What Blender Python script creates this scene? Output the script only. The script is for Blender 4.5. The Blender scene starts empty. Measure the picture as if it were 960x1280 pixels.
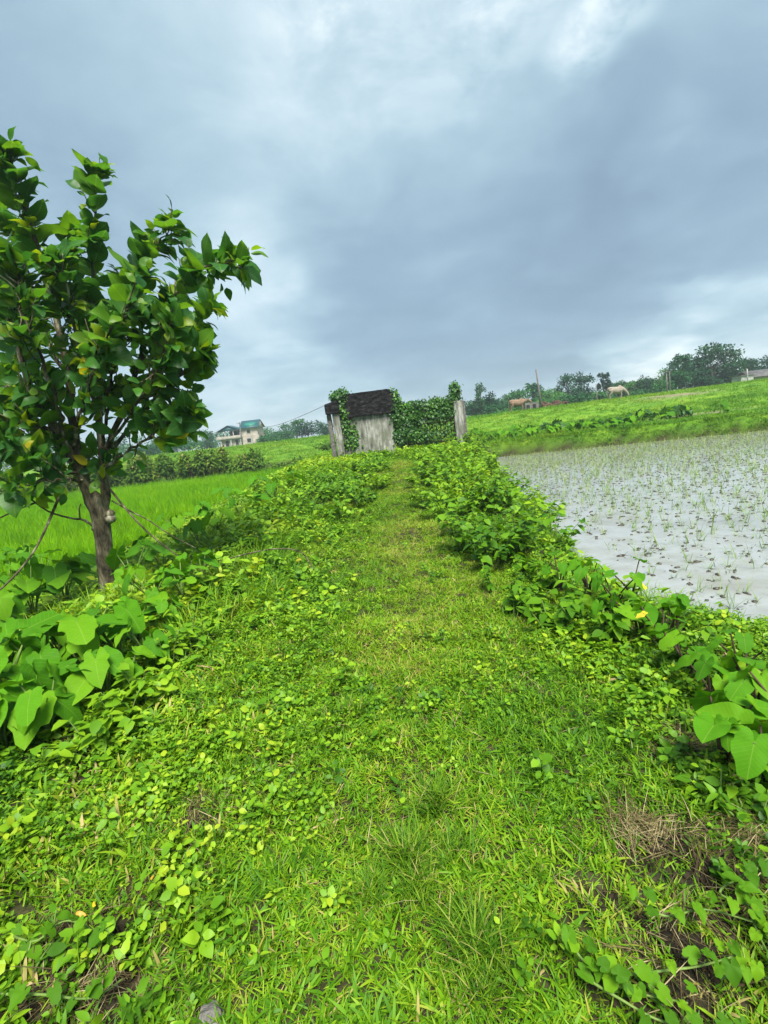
import bpy, bmesh, math
import numpy as np
from mathutils import Matrix, Vector
rng = np.random.default_rng(7)
sc = bpy.context.scene
col = sc.collection

# ------------------------------------------------------------------ camera
F = 604.0
ROLL = math.radians(6.5)
PIT = math.atan(105 * math.cos(ROLL) / F)
CZ = 1.6
def rx(a): c, s = math.cos(a), math.sin(a); return np.array([[1, 0, 0], [0, c, -s], [0, s, c]])
def rz(a): c, s = math.cos(a), math.sin(a); return np.array([[c, -s, 0], [s, c, 0], [0, 0, 1]])
CM = rx(math.pi / 2 - PIT) @ rz(-ROLL)
cam = bpy.data.cameras.new('camera')
cam.sensor_fit = 'VERTICAL'; cam.sensor_height = 36; cam.lens = 36 * F / 1280
cam.clip_start = 0.05; cam.clip_end = 3000
co = bpy.data.objects.new('camera', cam); col.objects.link(co)
co.matrix_world = Matrix.Translation((0, 0, CZ)) @ Matrix(CM.tolist()).to_4x4()
sc.camera = co

def ray(u, v): return CM @ np.array([(u - 480) / F, -(v - 640) / F, -1.0])
def at(u, v, D):
    d = ray(u, v); return np.array([0, 0, CZ]) + d * (D / d[1])
def proj(P):
    c = (np.asarray(P, float) - np.array([0, 0, CZ])) @ CM
    w = np.maximum(-c[..., 2], 1e-3)
    return 480 + F * c[..., 0] / w, 640 - F * c[..., 1] / w, -c[..., 2]

# ------------------------------------------------------------------ node helper
def node(nt, typ, _inp=None, **props):
    n = nt.nodes.new(typ)
    for k, v in props.items(): setattr(n, k, v)
    for k, v in (_inp or {}).items():
        s = n.inputs[k]
        if isinstance(v, bpy.types.NodeSocket): nt.links.new(v, s)
        else: s.default_value = v
    return n
def M(nt, op, a, b=0.0, c=0.0, clamp=False):
    n = node(nt, 'ShaderNodeMath', {0: a, 1: b, 2: c}, operation=op, use_clamp=clamp); return n.outputs[0]
def V(nt, op, a, b=(0, 0, 0)):
    n = node(nt, 'ShaderNodeVectorMath', {0: a, 1: b}, operation=op)
    return n.outputs['Value'] if op in ('DOT_PRODUCT', 'LENGTH') else n.outputs[0]
def ramp(nt, fac, stops, interp='LINEAR'):
    n = node(nt, 'ShaderNodeValToRGB', {0: fac}); cr = n.color_ramp; cr.interpolation = interp
    while len(cr.elements) < len(stops): cr.elements.new(0.5)
    for e, (p, c) in zip(cr.elements, stops): e.position = p; e.color = (*c, 1)
    return n.outputs[0]
def mixc(nt, f, a, b, mode='MIX'):
    n = node(nt, 'ShaderNodeMix', data_type='RGBA', blend_type=mode)
    for i, v in ((0, f), (6, a), (7, b)):
        s = n.inputs[i]
        if isinstance(v, bpy.types.NodeSocket): nt.links.new(v, s)
        else: s.default_value = v if i == 0 else (*v, 1)
    return n.outputs[2]
def noise(nt, vec, scale, detail=4, rough=0.55, dist=0.0):
    n = node(nt, 'ShaderNodeTexNoise', {'Vector': vec, 'Scale': scale, 'Detail': detail, 'Roughness': rough, 'Distortion': dist})
    return n.outputs[0], n.outputs[1]

# ------------------------------------------------------------------ world: overcast sky
SUN_EL, SUN_AZ = math.radians(60), math.radians(168)      # azimuth from +Y towards +X
wd = bpy.data.worlds.new('World'); sc.world = wd; wd.use_nodes = True
nt = wd.node_tree; nt.nodes.clear()
sky = node(nt, 'ShaderNodeTexSky', sky_type='NISHITA', sun_disc=False, sun_elevation=SUN_EL, sun_rotation=SUN_AZ)
dirv = node(nt, 'ShaderNodeTexCoord').outputs['Generated']
sp = node(nt, 'ShaderNodeSeparateXYZ', {0: dirv}).outputs
zc = M(nt, 'MAXIMUM', sp[2], 0.0)
den = M(nt, 'ADD', zc, 0.22)
pl = node(nt, 'ShaderNodeCombineXYZ', {0: M(nt, 'DIVIDE', sp[0], den), 1: M(nt, 'DIVIDE', sp[1], den), 2: 0.3}).outputs[0]
n1, _ = noise(nt, pl, 0.85, 5, 0.5, 0.5)
n2, _ = noise(nt, V(nt, 'ADD', pl, (7.3, 2.1, 0)), 3.0, 9, 0.60, 0.35)
_, wv = noise(nt, V(nt, 'ADD', pl, (3.3, 9.1, 0)), 1.6, 3, 0.5)
wob = V(nt, 'SUBTRACT', wv, (0.5, 0.5, 0.5))
n3 = node(nt, 'ShaderNodeVectorMath', {0: wob, 'Scale': 0.34}, operation='SCALE').outputs[0]
dw = V(nt, 'NORMALIZE', V(nt, 'ADD', dirv, n3))
def blob(u, v, r0, r1):
    d = ray(u, v); d = d / np.linalg.norm(d)
    dt = V(nt, 'DOT_PRODUCT', dw, tuple(d))
    n = node(nt, 'ShaderNodeMapRange', {0: dt, 1: math.cos(math.radians(r1)), 2: math.cos(math.radians(r0)), 3: 0.0, 4: 1.0}, interpolation_type='SMOOTHSTEP')
    return n.outputs[0]
t = M(nt, 'MULTIPLY_ADD', M(nt, 'SUBTRACT', n1, 0.5), 0.40, 0.445)
t = M(nt, 'MULTIPLY_ADD', M(nt, 'SUBTRACT', n2, 0.5), 0.58, t)
for (u, v, r0, r1, a) in ((430, 90, 2, 26, 0.20), (610, 350, 3, 22, -0.26), (840, 310, 3, 17, -0.17),
                          (420, 330, 2, 14, -0.10), (860, 180, 2, 14, -0.06), (320, 360, 1, 9, 0.16), (930, 440, 2, 10, 0.32), (800, 465, 1, 7, 0.26),
                          (300, 470, 3, 16, 0.12), (60, 90, 4, 20, -0.12), (830, 235, 1, 6, 0.14)):
    t = M(nt, 'MULTIPLY_ADD', blob(u, v, r0, r1), a, t)
brk = node(nt, 'ShaderNodeMapRange', {0: noise(nt, V(nt, 'ADD', pl, (1.7, 5.2, 0)), 6.0, 8, 0.6, 0.25)[0], 1: 0.36, 2: 0.62, 3: 0.0, 4: 1.0}, interpolation_type='SMOOTHSTEP').outputs[0]
for (u, v, r0, r1, a) in ((728, 55, 0, 5, 0.34), (520, -5, 0, 12, 0.16), (650, -20, 0, 6, 0.08), (390, 90, 0, 8, 0.10)):
    t = M(nt, 'MULTIPLY_ADD', M(nt, 'MULTIPLY', blob(u, v, r0, r1), brk), a, t)
# haze lifts the lowest few degrees of the cloud deck
low = node(nt, 'ShaderNodeMapRange', {0: sp[2], 1: 0.0, 2: 0.10, 3: 0.12, 4: 0.0}, interpolation_type='SMOOTHSTEP').outputs[0]
t = M(nt, 'ADD', t, low, clamp=True)
cloud = ramp(nt, t, [(0.0, (0.21, 0.31, 0.40)), (0.28, (0.265, 0.385, 0.485)), (0.52, (0.375, 0.525, 0.61)), (0.75, (0.56, 0.695, 0.76)), (1.0, (0.90, 0.98, 0.96))])
b1 = node(nt, 'ShaderNodeBackground', {0: sky.outputs[0], 1: 0.05})
b2 = node(nt, 'ShaderNodeBackground', {0: cloud, 1: 0.195})
mx = node(nt, 'ShaderNodeMixShader', {0: 0.94, 1: b1.outputs[0], 2: b2.outputs[0]})
node(nt, 'ShaderNodeOutputWorld', {0: mx.outputs[0]})

sl = bpy.data.lights.new('sun', 'SUN'); sl.energy = 1.5; sl.angle = math.radians(26); sl.color = (1, 0.96, 0.88)
so = bpy.data.objects.new('sun', sl); col.objects.link(so)
sd = Vector((math.sin(SUN_AZ) * math.cos(SUN_EL), math.cos(SUN_AZ) * math.cos(SUN_EL), math.sin(SUN_EL)))
so.rotation_euler = sd.to_track_quat('Z', 'Y').to_euler(); so.location = (0, 0, 40)

vs = sc.view_settings
vs.view_transform = 'Standard'; vs.look = 'None'; vs.gamma = 1.0; vs.use_curve_mapping = False; vs.exposure = 2.65
sc.render.engine = 'CYCLES'
cy = sc.cycles
cy.max_bounces = 5; cy.diffuse_bounces = 3; cy.glossy_bounces = 2; cy.transmission_bounces = 3; cy.transparent_max_bounces = 4; cy.volume_bounces = 0
cy.use_denoising = True; cy.denoiser = 'OPENIMAGEDENOISE'; cy.sample_clamp_indirect = 4
cy.caustics_reflective = False; cy.caustics_refractive = False

# ------------------------------------------------------------------ terrain functions
def ss(a, b, x): t = np.clip((x - a) / (b - a), 0, 1); return t * t * (3 - 2 * t)
def vnoise(x, y, seed=0):
    x = np.asarray(x, float); y = np.asarray(y, float)
    xi = np.floor(x).astype(np.int64); yi = np.floor(y).astype(np.int64); fx = x - xi; fy = y - yi
    def h(i, j):
        n = (i * 374761393 + j * 668265263 + seed * 974634777) & 0xffffffff
        n = ((n ^ (n >> 13)) * 1274126177) & 0xffffffff
        return ((n ^ (n >> 16)) & 0xffff) / 65535.0
    fx = fx * fx * (3 - 2 * fx); fy = fy * fy * (3 - 2 * fy)
    return (h(xi, yi) * (1 - fx) + h(xi + 1, yi) * fx) * (1 - fy) + (h(xi, yi + 1) * (1 - fx) + h(xi + 1, yi + 1) * fx) * fy
def fbm(x, y, seed=0, o=3):
    s = 0; a = 0.5; f = 1.0
    for k in range(o): s = s + a * vnoise(x * f, y * f, seed + k * 17); a *= 0.5; f *= 2.1
    return s / (1 - 0.5 ** o)
WZ = -0.45
def xe(y): return 2.5 + 0.03 * y + 0.005 * y * np.abs(y) + 0.22 * (fbm(y * 0.7, y * 0 + 3.3, 5) - 0.5) + 0.8 * np.clip(4.25 - y, 0, 5)
def xc(y): return -0.1 + 0.045 * y
def yfar(x): return 24 - 0.2 * (np.clip(x, 6, 30) - 6)
def H0(x, y):
    x = np.asarray(x, float); y = np.asarray(y, float)
    zp = 0.62 * ss(3, 18, y); r = xe(np.clip(y, -3, 30))
    z = -0.5 + (zp + 0.5) * ss(-5.9, -2.2, x)
    z = z + (-0.64 - z) * ss(r - 1.4, r + 0.12, x)
    yf = yfar(x) + 0.7 * (fbm(x * 0.25, x * 0 + 8.1, 4) - 0.5)
    fr = -0.64 + 0.95 * ss(yf - 0.15, yf + 0.65, y) + (1.15 + 0.012 * np.clip(x, 0, 60)) * ss(yf + 3, yf + 19, y)
    fl = -0.5 + 1.9 * ss(34, 54, y)
    w = ss(-3, 6, x)
    return np.maximum(z, fl + (fr - fl) * w)
def H(x, y):
    x = np.asarray(x, float); y = np.asarray(y, float)
    b = H0(x, y)
    dry = ss(WZ - 0.05, WZ + 0.15, b)
    return b + dry * (0.10 * (fbm(x * 1.3, y * 1.3, 1) - 0.5) + 0.05 * (vnoise(x * 4, y * 4, 2) - 0.5) + 0.30 * (fbm(x * 0.16, y * 0.16, 9) - 0.55) * ss(24, 30, y))
TG = 0.6 * 1.004 ** np.arange(1450)
def gnd(u, v):
    d = ray(u, v); o = np.array([0, 0, CZ])
    p = o + d * TG[:, None]; hit = np.nonzero(p[:, 2] < H(p[:, 0], p[:, 1]))[0]
    return p[hit[0]] if len(hit) else o + d * 60

# ------------------------------------------------------------------ mesh helpers
def tri_mesh(name, P, T, lv=None, smooth=False, extra=None):
    P = np.asarray(P, np.float32).reshape(-1, 3); T = np.asarray(T, np.int32).reshape(-1, 3)
    me = bpy.data.meshes.new(name)
    me.vertices.add(len(P)); me.vertices.foreach_set('co', P.ravel())
    me.loops.add(len(T) * 3); me.loops.foreach_set('vertex_index', T.ravel())
    me.polygons.add(len(T)); me.polygons.foreach_set('loop_start', np.arange(0, len(T) * 3, 3, dtype=np.int32))
    if smooth: me.polygons.foreach_set('use_smooth', np.ones(len(T), bool))
    me.update(calc_edges=True)
    at_ = dict(extra or {})
    if lv is not None: at_['lv'] = lv
    for k, a in at_.items():
        me.attributes.new(k, 'FLOAT', 'POINT').data.foreach_set('value', np.asarray(a, np.float32))
    return me
class Acc:
    def __init__(s): s.P = []; s.T = []; s.L = []; s.n = 0
    def add(s, P, T, lv=0.5):
        P = np.asarray(P, float).reshape(-1, 3)
        s.P.append(P); s.T.append(np.asarray(T, int).reshape(-1, 3) + s.n)
        s.L.append(np.broadcast_to(np.asarray(lv, float), (len(P),))); s.n += len(P); return s
    def mesh(s, name, smooth=False): return tri_mesh(name, np.concatenate(s.P), np.concatenate(s.T), np.concatenate(s.L), smooth)
def link(name, me, mat=None, parent=None, loc=None):
    o = bpy.data.objects.new(name, me); col.objects.link(o)
    if mat is not None and me is not None and not len(me.materials): me.materials.append(mat)
    if parent is not None: o.parent = parent
    if loc is not None: o.location = [float(a) for a in loc]
    return o
def tag(o, label=None, cat=None, group=None, kind=None):
    for k, v in (('label', label), ('category', cat), ('group', group), ('kind', kind)):
        if v: o[k] = v
    return o
def thing(name, label, cat, loc, group=None): return tag(link(name, None, loc=loc), label, cat, group)
def unit(a): return a / np.maximum(np.linalg.norm(a, axis=-1, keepdims=True), 1e-9)
def frames(d, n):
    d = unit(np.asarray(d, float)); x = unit(np.cross(d, n)); n2 = np.cross(x, d)
    return np.stack([x, d, n2], axis=-1)          # columns: x, y(dir), z(normal)
def scatter(templ, R, s, t, lv):
    P, T = templ; N = len(t); k = len(P)
    W = np.einsum('nij,kj->nki', R, P) * np.asarray(s).reshape(-1, 1, 1) + np.asarray(t)[:, None, :]
    TT = (T[None] + (np.arange(N) * k)[:, None, None]).reshape(-1, 3)
    return W.reshape(-1, 3), TT, np.repeat(np.asarray(lv, float), k)
def leaf_t(w=0.5, fold=0.12, droop=0.2, w1=0.30, w2=0.66, k1=1.0, k2=0.8):
    h = w / 2
    def z(y): return -droop * y * y
    P = np.array([[0, 0, 0], [-h * k1, w1, z(w1) + fold * h * 2], [0, w1, z(w1)], [h * k1, w1, z(w1) + fold * h * 2],
                  [-h * k2, w2, z(w2) + fold * h], [0, w2, z(w2)], [h * k2, w2, z(w2) + fold * h], [0, 1, z(1)]])
    T = np.array([[0, 2, 1], [0, 3, 2], [1, 2, 5], [1, 5, 4], [2, 3, 6], [2, 6, 5], [4, 5, 7], [5, 6, 7]])
    return P, T
CARD = (np.array([[0, 0, 0], [-0.32, 0.45, 0.08], [0, 1, -0.1], [0.32, 0.45, 0.08]]), np.array([[0, 2, 1], [0, 3, 2]]))
def blades(n, L, W, lean, r, spread=0.01, curve=1.0, lv=None, az=None):
    """n grass blades as curved strips, 7 verts each"""
    az = r.uniform(0, 6.283, n) if az is None else az; ln = r.uniform(*L, n); w = r.uniform(*W, n) / 2
    th = r.uniform(*lean, n); cu = r.uniform(0.3, 1.2, n) * curve
    b = np.stack([r.normal(0, spread, n), r.normal(0, spread, n), np.zeros(n)], -1)
    out = np.stack([np.cos(az), np.sin(az), 0 * az], -1); sd = np.stack([-np.sin(az), np.cos(az), 0 * az], -1)
    sd = unit(sd + out * r.normal(0, .4, (n, 1)))
    P = np.zeros((n, 7, 3)); p = b.copy(); prev = 0
    for j, f in enumerate((0, 0.35, 0.7, 1.0)):
        a = th + cu * f; stp = (f - prev) * ln; prev = f
        p = p + stp[:, None] * (out * np.sin(a)[:, None] + np.array([0, 0, 1.0]) * np.cos(a)[:, None])
        ww = w * (0.8, 1.0, 0.72, 0)[j]
        if j < 3: P[:, 2 * j] = p - sd * ww[:, None]; P[:, 2 * j + 1] = p + sd * ww[:, None]
        else: P[:, 6] = p
    T = np.array([[0, 1, 3], [0, 3, 2], [2, 3, 5], [2, 5, 4], [4, 5, 6]])
    TT = (T[None] + (np.arange(n) * 7)[:, None, None]).reshape(-1, 3)
    l = r.uniform(0, 1, n) if lv is None else np.full(n, lv)
    return P.reshape(-1, 3), TT, np.repeat(l, 7)
def tube(pts, rad, sides=7, cap=True):
    pts = np.asarray(pts, float); n = len(pts); rad = np.broadcast_to(np.asarray(rad, float), (n,))
    tg = unit(np.gradient(pts, axis=0)); ref = np.array([0.13, 0.97, 0.21]); 
    P = []; 
    for i in range(n):
        r0 = ref if abs(tg[i] @ ref) < 0.95 else np.array([1.0, 0, 0])
        a = unit(np.cross(tg[i], r0)); b = np.cross(tg[i], a)
        ang = np.arange(sides) * 2 * math.pi / sides
        P.append(pts[i] + rad[i] * (np.cos(ang)[:, None] * a + np.sin(ang)[:, None] * b))
    P = np.concatenate(P); T = []
    for i in range(n - 1):
        for j in range(sides):
            k = (j + 1) % sides; a, b, c, d = i * sides + j, i * sides + k, (i + 1) * sides + k, (i + 1) * sides + j
            T += [[a, b, c], [a, c, d]]
    if cap:
        for j in range(1, sides - 1): T += [[0, j + 1, j], [(n - 1) * sides, (n - 1) * sides + j, (n - 1) * sides + j + 1]]
    return P, np.array(T)
def smooth_line(pts, n=24):
    pts = np.asarray(pts, float); m = len(pts); t = np.linspace(0, m - 1, n); out = []
    for q in t:
        i = min(int(q), m - 2); f = q - i
        p0, p1, p2, p3 = pts[max(i - 1, 0)], pts[i], pts[i + 1], pts[min(i + 2, m - 1)]
        out.append(0.5 * ((2 * p1) + (p2 - p0) * f + (2 * p0 - 5 * p1 + 4 * p2 - p3) * f * f + (3 * p1 - p0 - 3 * p2 + p3) * f ** 3))
    return np.array(out)
def box_mesh(name, size, bevel=0.01, rough=0.0, cuts=0, taper=None, seed=0):
    bm = bmesh.new(); bmesh.ops.create_cube(bm, size=1)
    for v in bm.verts: v.co = Vector((v.co.x * size[0], v.co.y * size[1], v.co.z * size[2]))
    if bevel: bmesh.ops.bevel(bm, geom=bm.edges[:], offset=bevel, segments=2, affect='EDGES')
    if cuts: bmesh.ops.subdivide_edges(bm, edges=bm.edges[:], cuts=cuts, use_grid_fill=True)
    r = np.random.default_rng(seed)
    for v in bm.verts:
        if rough: v.co += Vector(r.normal(0, rough, 3))
        if taper: f = v.co.z / size[2] + 0.5; v.co.x *= 1 - taper * f; v.co.y *= 1 - taper * f
    me = bpy.data.meshes.new(name); bm.to_mesh(me); bm.free(); return me

# ------------------------------------------------------------------ materials
def new_mat(name):
    m = bpy.data.materials.new(name); m.use_nodes = True; m.node_tree.nodes.clear(); return m, m.node_tree
def leaf_mat(name, stops, trans=0.3, rough=0.45, spec=0.35, tint='INST', lvamp=0.35, veins=False, nscale=0.0):
    m, t_ = new_mat(name)
    lv = node(t_, 'ShaderNodeAttribute', attribute_name='lv').outputs['Fac']
    if tint == 'INST':
        tv = node(t_, 'ShaderNodeAttribute', attribute_name='tint', attribute_type='INSTANCER').outputs['Fac']
    elif tint == 'OBJ':
        tv = node(t_, 'ShaderNodeObjectInfo').outputs['Random']; tv = M(t_, 'MULTIPLY_ADD', tv, 0.6, 0.2)
    else: tv = 0.5
    f = M(t_, 'MULTIPLY_ADD', M(t_, 'SUBTRACT', lv, 0.5), lvamp, tv, clamp=True)
    c = ramp(t_, f, stops)
    if veins:
        pc = node(t_, 'ShaderNodeTexCoord').outputs['Object']; s_ = node(t_, 'ShaderNodeSeparateXYZ', {0: pc}).outputs
        ax = M(t_, 'ABSOLUTE', s_[0])
        mid = node(t_, 'ShaderNodeMapRange', {0: ax, 1: 0.008, 2: 0.022, 3: 1.0, 4: 0.0}).outputs[0]
        w = M(t_, 'SINE', M(t_, 'MULTIPLY', M(t_, 'SUBTRACT', s_[1], M(t_, 'MULTIPLY', ax, 0.7)), 52.0))
        lat = node(t_, 'ShaderNodeMapRange', {0: w, 1: 0.86, 2: 1.0, 3: 0.0, 4: 0.55}).outputs[0]
        vm = M(t_, 'MAXIMUM', mid, lat)
        c = mixc(t_, M(t_, 'MULTIPLY', vm, 0.35), c, (0.26, 0.42, 0.06))
        nn, _ = noise(t_, pc, 6, 3); c = mixc(t_, M(t_, 'MULTIPLY', nn, 0.45), c, mixc(t_, 1.0, c, (0.45, 0.55, 0.40), 'MULTIPLY'))
        oi = node(t_, 'ShaderNodeObjectInfo').outputs['Random']; pv_ = node(t_, 'ShaderNodeCombineXYZ', {0: M(t_, 'MULTIPLY', oi, 31.0), 1: 0.0, 2: 0.0}).outputs[0]
        sp1, _ = noise(t_, V(t_, 'ADD', pc, pv_), 9, 5, 0.65); c = mixc(t_, node(t_, 'ShaderNodeMapRange', {0: sp1, 1: 0.66, 2: 0.72, 3: 0.0, 4: 0.8}).outputs[0], c, (0.20, 0.15, 0.04))
    bs = node(t_, 'ShaderNodeBsdfPrincipled', {'Base Color': c, 'Roughness': rough, 'Specular IOR Level': spec})
    tc = mixc(t_, 1.0, c, (1.25, 1.15, 0.45), 'MULTIPLY')
    tr = node(t_, 'ShaderNodeBsdfTranslucent', {0: tc})
    mxs = node(t_, 'ShaderNodeMixShader', {0: trans, 1: bs.outputs[0], 2: tr.outputs[0]})
    node(t_, 'ShaderNodeOutputMaterial', {0: mxs.outputs[0]}); return m
def noisy_mat(name, stops, scale=4, rough=0.85, detail=6, bump=0.3, spec=0.25, stretch=(1, 1, 1), coord='Object', bscale=None):
    m, t_ = new_mat(name); tc = node(t_, 'ShaderNodeTexCoord').outputs[coord]
    v = V(t_, 'MULTIPLY', tc, stretch)
    f, _ = noise(t_, v, scale, detail, 0.62, 0.3); c = ramp(t_, f, stops)
    f2, _ = noise(t_, v, bscale or scale * 4, 4)
    b = node(t_, 'ShaderNodeBump', {'Strength': bump, 'Distance': 0.03, 'Height': f2})
    bs = node(t_, 'ShaderNodeBsdfPrincipled', {'Base Color': c, 'Roughness': rough, 'Specular IOR Level': spec, 'Normal': b.outputs[0]})
    node(t_, 'ShaderNodeOutputMaterial', {0: bs.outputs[0]}); return m

GRASS = [(0.0, (0.035, 0.105, 0.004)), (0.3, (0.072, 0.195, 0.005)), (0.55, (0.135, 0.285, 0.006)), (0.75, (0.225, 0.345, 0.012)), (0.88, (0.30, 0.29, 0.05)), (1.0, (0.42, 0.33, 0.15))]
HERB = [(0.0, (0.025, 0.090, 0.005)), (0.35, (0.070, 0.190, 0.006)), (0.65, (0.140, 0.300, 0.008)), (0.9, (0.235, 0.39, 0.012)), (1.0, (0.30, 0.40, 0.016))]
m_grass = leaf_mat('grass_blade', GRASS, 0.28, 0.55, 0.2, lvamp=0.45)
m_herb = leaf_mat('herb_leaf', HERB, 0.30, 0.5, 0.25, lvamp=0.5)
m_straw = leaf_mat('straw', [(0, (0.022, 0.016, 0.008)), (0.35, (0.075, 0.055, 0.022)), (0.7, (0.18, 0.14, 0.062)), (1, (0.36, 0.30, 0.16))], 0.12, 0.7, 0.2, tint=None, lvamp=1.0)
m_rice = leaf_mat('rice_blade', [(0, (0.080, 0.24, 0.004)), (0.5, (0.145, 0.365, 0.004)), (1, (0.26, 0.47, 0.010))], 0.45, 0.6, 0.05)
m_pasture = leaf_mat('pasture_blade', [(0, (0.045, 0.145, 0.008)), (0.4, (0.085, 0.225, 0.008)), (0.75, (0.175, 0.29, 0.010)), (1, (0.26, 0.27, 0.05))], 0.28, 0.55, 0.15)
m_taro = leaf_mat('taro_leaf', [(0, (0.030, 0.130, 0.006)), (0.5, (0.085, 0.260, 0.008)), (1, (0.185, 0.37, 0.012))], 0.34, 0.6, 0.08, tint='OBJ', lvamp=0.2, veins=True)
m_yellow = leaf_mat('yellowed_leaf', [(0, (0.42, 0.40, 0.02)), (0.6, (0.58, 0.40, 0.02)), (1, (0.50, 0.22, 0.03))], 0.15, 0.5, tint='OBJ', lvamp=0.3)
m_tree = leaf_mat('tree_leaf', [(0, (0.024, 0.115, 0.032)), (0.45, (0.052, 0.185, 0.030)), (0.8, (0.135, 0.30, 0.014)), (1, (0.26, 0.36, 0.010))], 0.52, 0.42, 0.3, tint='OBJ', lvamp=0.2, veins=True)
m_treef = leaf_mat('tree_leaf_mass', [(0, (0.022, 0.105, 0.022)), (0.45, (0.062, 0.195, 0.020)), (0.8, (0.17, 0.31, 0.010)), (1, (0.36, 0.33, 0.012))], 0.52, 0.42, 0.3, tint=None, lvamp=1.0)
m_weed = leaf_mat('weed_leaf', [(0, (0.028, 0.095, 0.006)), (0.5, (0.080, 0.205, 0.008)), (1, (0.190, 0.36, 0.010))], 0.34, 0.6, 0.10, tint='OBJ', lvamp=0.45)
m_weedl = leaf_mat('lime_weed_leaf', [(0, (0.045, 0.140, 0.006)), (0.5, (0.115, 0.265, 0.008)), (1, (0.225, 0.38, 0.012))], 0.34, 0.5, 0.2, tint='OBJ', lvamp=0.6)
m_vine = leaf_mat('vine_leaf', [(0, (0.014, 0.062, 0.009)), (0.5, (0.038, 0.128, 0.012)), (1, (0.11, 0.26, 0.016))], 0.25, 0.45, tint=None, lvamp=1.0)
m_hedge = leaf_mat('hedge_leaf', [(0, (0.035, 0.085, 0.010)), (0.45, (0.065, 0.145, 0.016)), (0.8, (0.135, 0.23, 0.024)), (1, (0.28, 0.24, 0.09))], 0.28, 0.65, 0.06, tint=None, lvamp=1.0)
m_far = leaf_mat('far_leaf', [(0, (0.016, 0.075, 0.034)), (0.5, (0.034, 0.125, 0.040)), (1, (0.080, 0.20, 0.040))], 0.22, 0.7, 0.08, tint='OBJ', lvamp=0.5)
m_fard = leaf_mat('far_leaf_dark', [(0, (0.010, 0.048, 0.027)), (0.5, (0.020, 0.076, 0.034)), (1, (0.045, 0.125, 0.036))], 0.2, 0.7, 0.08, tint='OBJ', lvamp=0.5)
m_stem = noisy_mat('green_stem', [(0.3, (0.06, 0.12, 0.02)), (0.7, (0.16, 0.24, 0.05))], 8, 0.6)
m_dstem = noisy_mat('dark_stem', [(0.3, (0.035, 0.025, 0.018)), (0.7, (0.09, 0.06, 0.035))], 8, 0.7)
m_bark = noisy_mat('bark', [(0.36, (0.018, 0.015, 0.009)), (0.45, (0.055, 0.047, 0.027)), (0.53, (0.105, 0.092, 0.052)), (0.60, (0.17, 0.155, 0.095)), (0.67, (0.34, 0.32, 0.24))], 11, 0.95, 8, 1.0, stretch=(1, 1, 0.3), bscale=30)
m_fbark = noisy_mat('far_bark', [(0.3, (0.05, 0.045, 0.035)), (0.7, (0.13, 0.115, 0.09))], 2, 0.9)
def plaster_mat():
    m, t_ = new_mat('stained_plaster'); tc = node(t_, 'ShaderNodeTexCoord').outputs['Object']
    a, _ = noise(t_, V(t_, 'MULTIPLY', tc, (1, 1, 0.22)), 7, 7, 0.65, 0.4)
    b, _ = noise(t_, tc, 2.2, 6, 0.6, 0.3); c2, _ = noise(t_, tc, 16, 5, 0.6)
    c = ramp(t_, a, [(0.34, (0.06, 0.06, 0.048)), (0.47, (0.19, 0.19, 0.16)), (0.62, (0.37, 0.37, 0.335))])
    c = mixc(t_, node(t_, 'ShaderNodeMapRange', {0: b, 1: 0.44, 2: 0.66, 3: 0.0, 4: 0.8}).outputs[0], c, (0.13, 0.14, 0.095))
    c = mixc(t_, node(t_, 'ShaderNodeMapRange', {0: c2, 1: 0.60, 2: 0.70, 3: 0.0, 4: 0.7}).outputs[0], c, (0.045, 0.045, 0.038))
    bp = node(t_, 'ShaderNodeBump', {'Strength': 0.4, 'Distance': 0.02, 'Height': c2})
    bs = node(t_, 'ShaderNodeBsdfPrincipled', {'Base Color': c, 'Roughness': 0.9, 'Specular IOR Level': 0.2, 'Normal': bp.outputs[0]})
    node(t_, 'ShaderNodeOutputMaterial', {0: bs.outputs[0]}); return m
m_plaster = plaster_mat()
m_black = noisy_mat('blackened_concrete', [(0.36, (0.006, 0.006, 0.006)), (0.52, (0.017, 0.016, 0.017)), (0.64, (0.042, 0.040, 0.040)), (0.76, (0.10, 0.09, 0.09))], 5, 0.95, 8, 0.8, spec=0.03, stretch=(1, 1, 2.2))
m_iron = noisy_mat('rusty_iron', [(0.3, (0.03, 0.02, 0.015)), (0.7, (0.11, 0.06, 0.035))], 9, 0.8)
m_conc = noisy_mat('concrete', [(0.3, (0.10, 0.095, 0.085)), (0.7, (0.22, 0.21, 0.19))], 3, 0.9)
m_pole = noisy_mat('pole_grey', [(0.3, (0.09, 0.085, 0.08)), (0.7, (0.17, 0.16, 0.15))], 3, 0.8)
m_brick = noisy_mat('brick', [(0.3, (0.07, 0.038, 0.028)), (0.7, (0.15, 0.09, 0.065))], 2, 0.9)
m_wallc = noisy_mat('cream_wall', [(0.35, (0.30, 0.25, 0.22)), (0.65, (0.48, 0.42, 0.375))], 1.2, 0.9)
m_white = noisy_mat('whitewash', [(0.35, (0.24, 0.24, 0.23)), (0.65, (0.40, 0.40, 0.38))], 1.2, 0.9)
m_roof = noisy_mat('teal_tin', [(0.3, (0.010, 0.055, 0.065)), (0.7, (0.022, 0.090, 0.098))], 1.5, 0.45)
m_roof2 = noisy_mat('bright_green_tin', [(0.3, (0.010, 0.14, 0.10)), (0.7, (0.018, 0.20, 0.14))], 1.5, 0.45)
m_dark = noisy_mat('interior_shade', [(0.3, (0.012, 0.013, 0.014)), (0.7, (0.03, 0.03, 0.032))], 2, 0.6)  # near-black colour stands in for the shade inside windows and openings
m_tin = noisy_mat('weathered_tin', [(0.3, (0.05, 0.05, 0.05)), (0.7, (0.13, 0.125, 0.12))], 2, 0.6)
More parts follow.
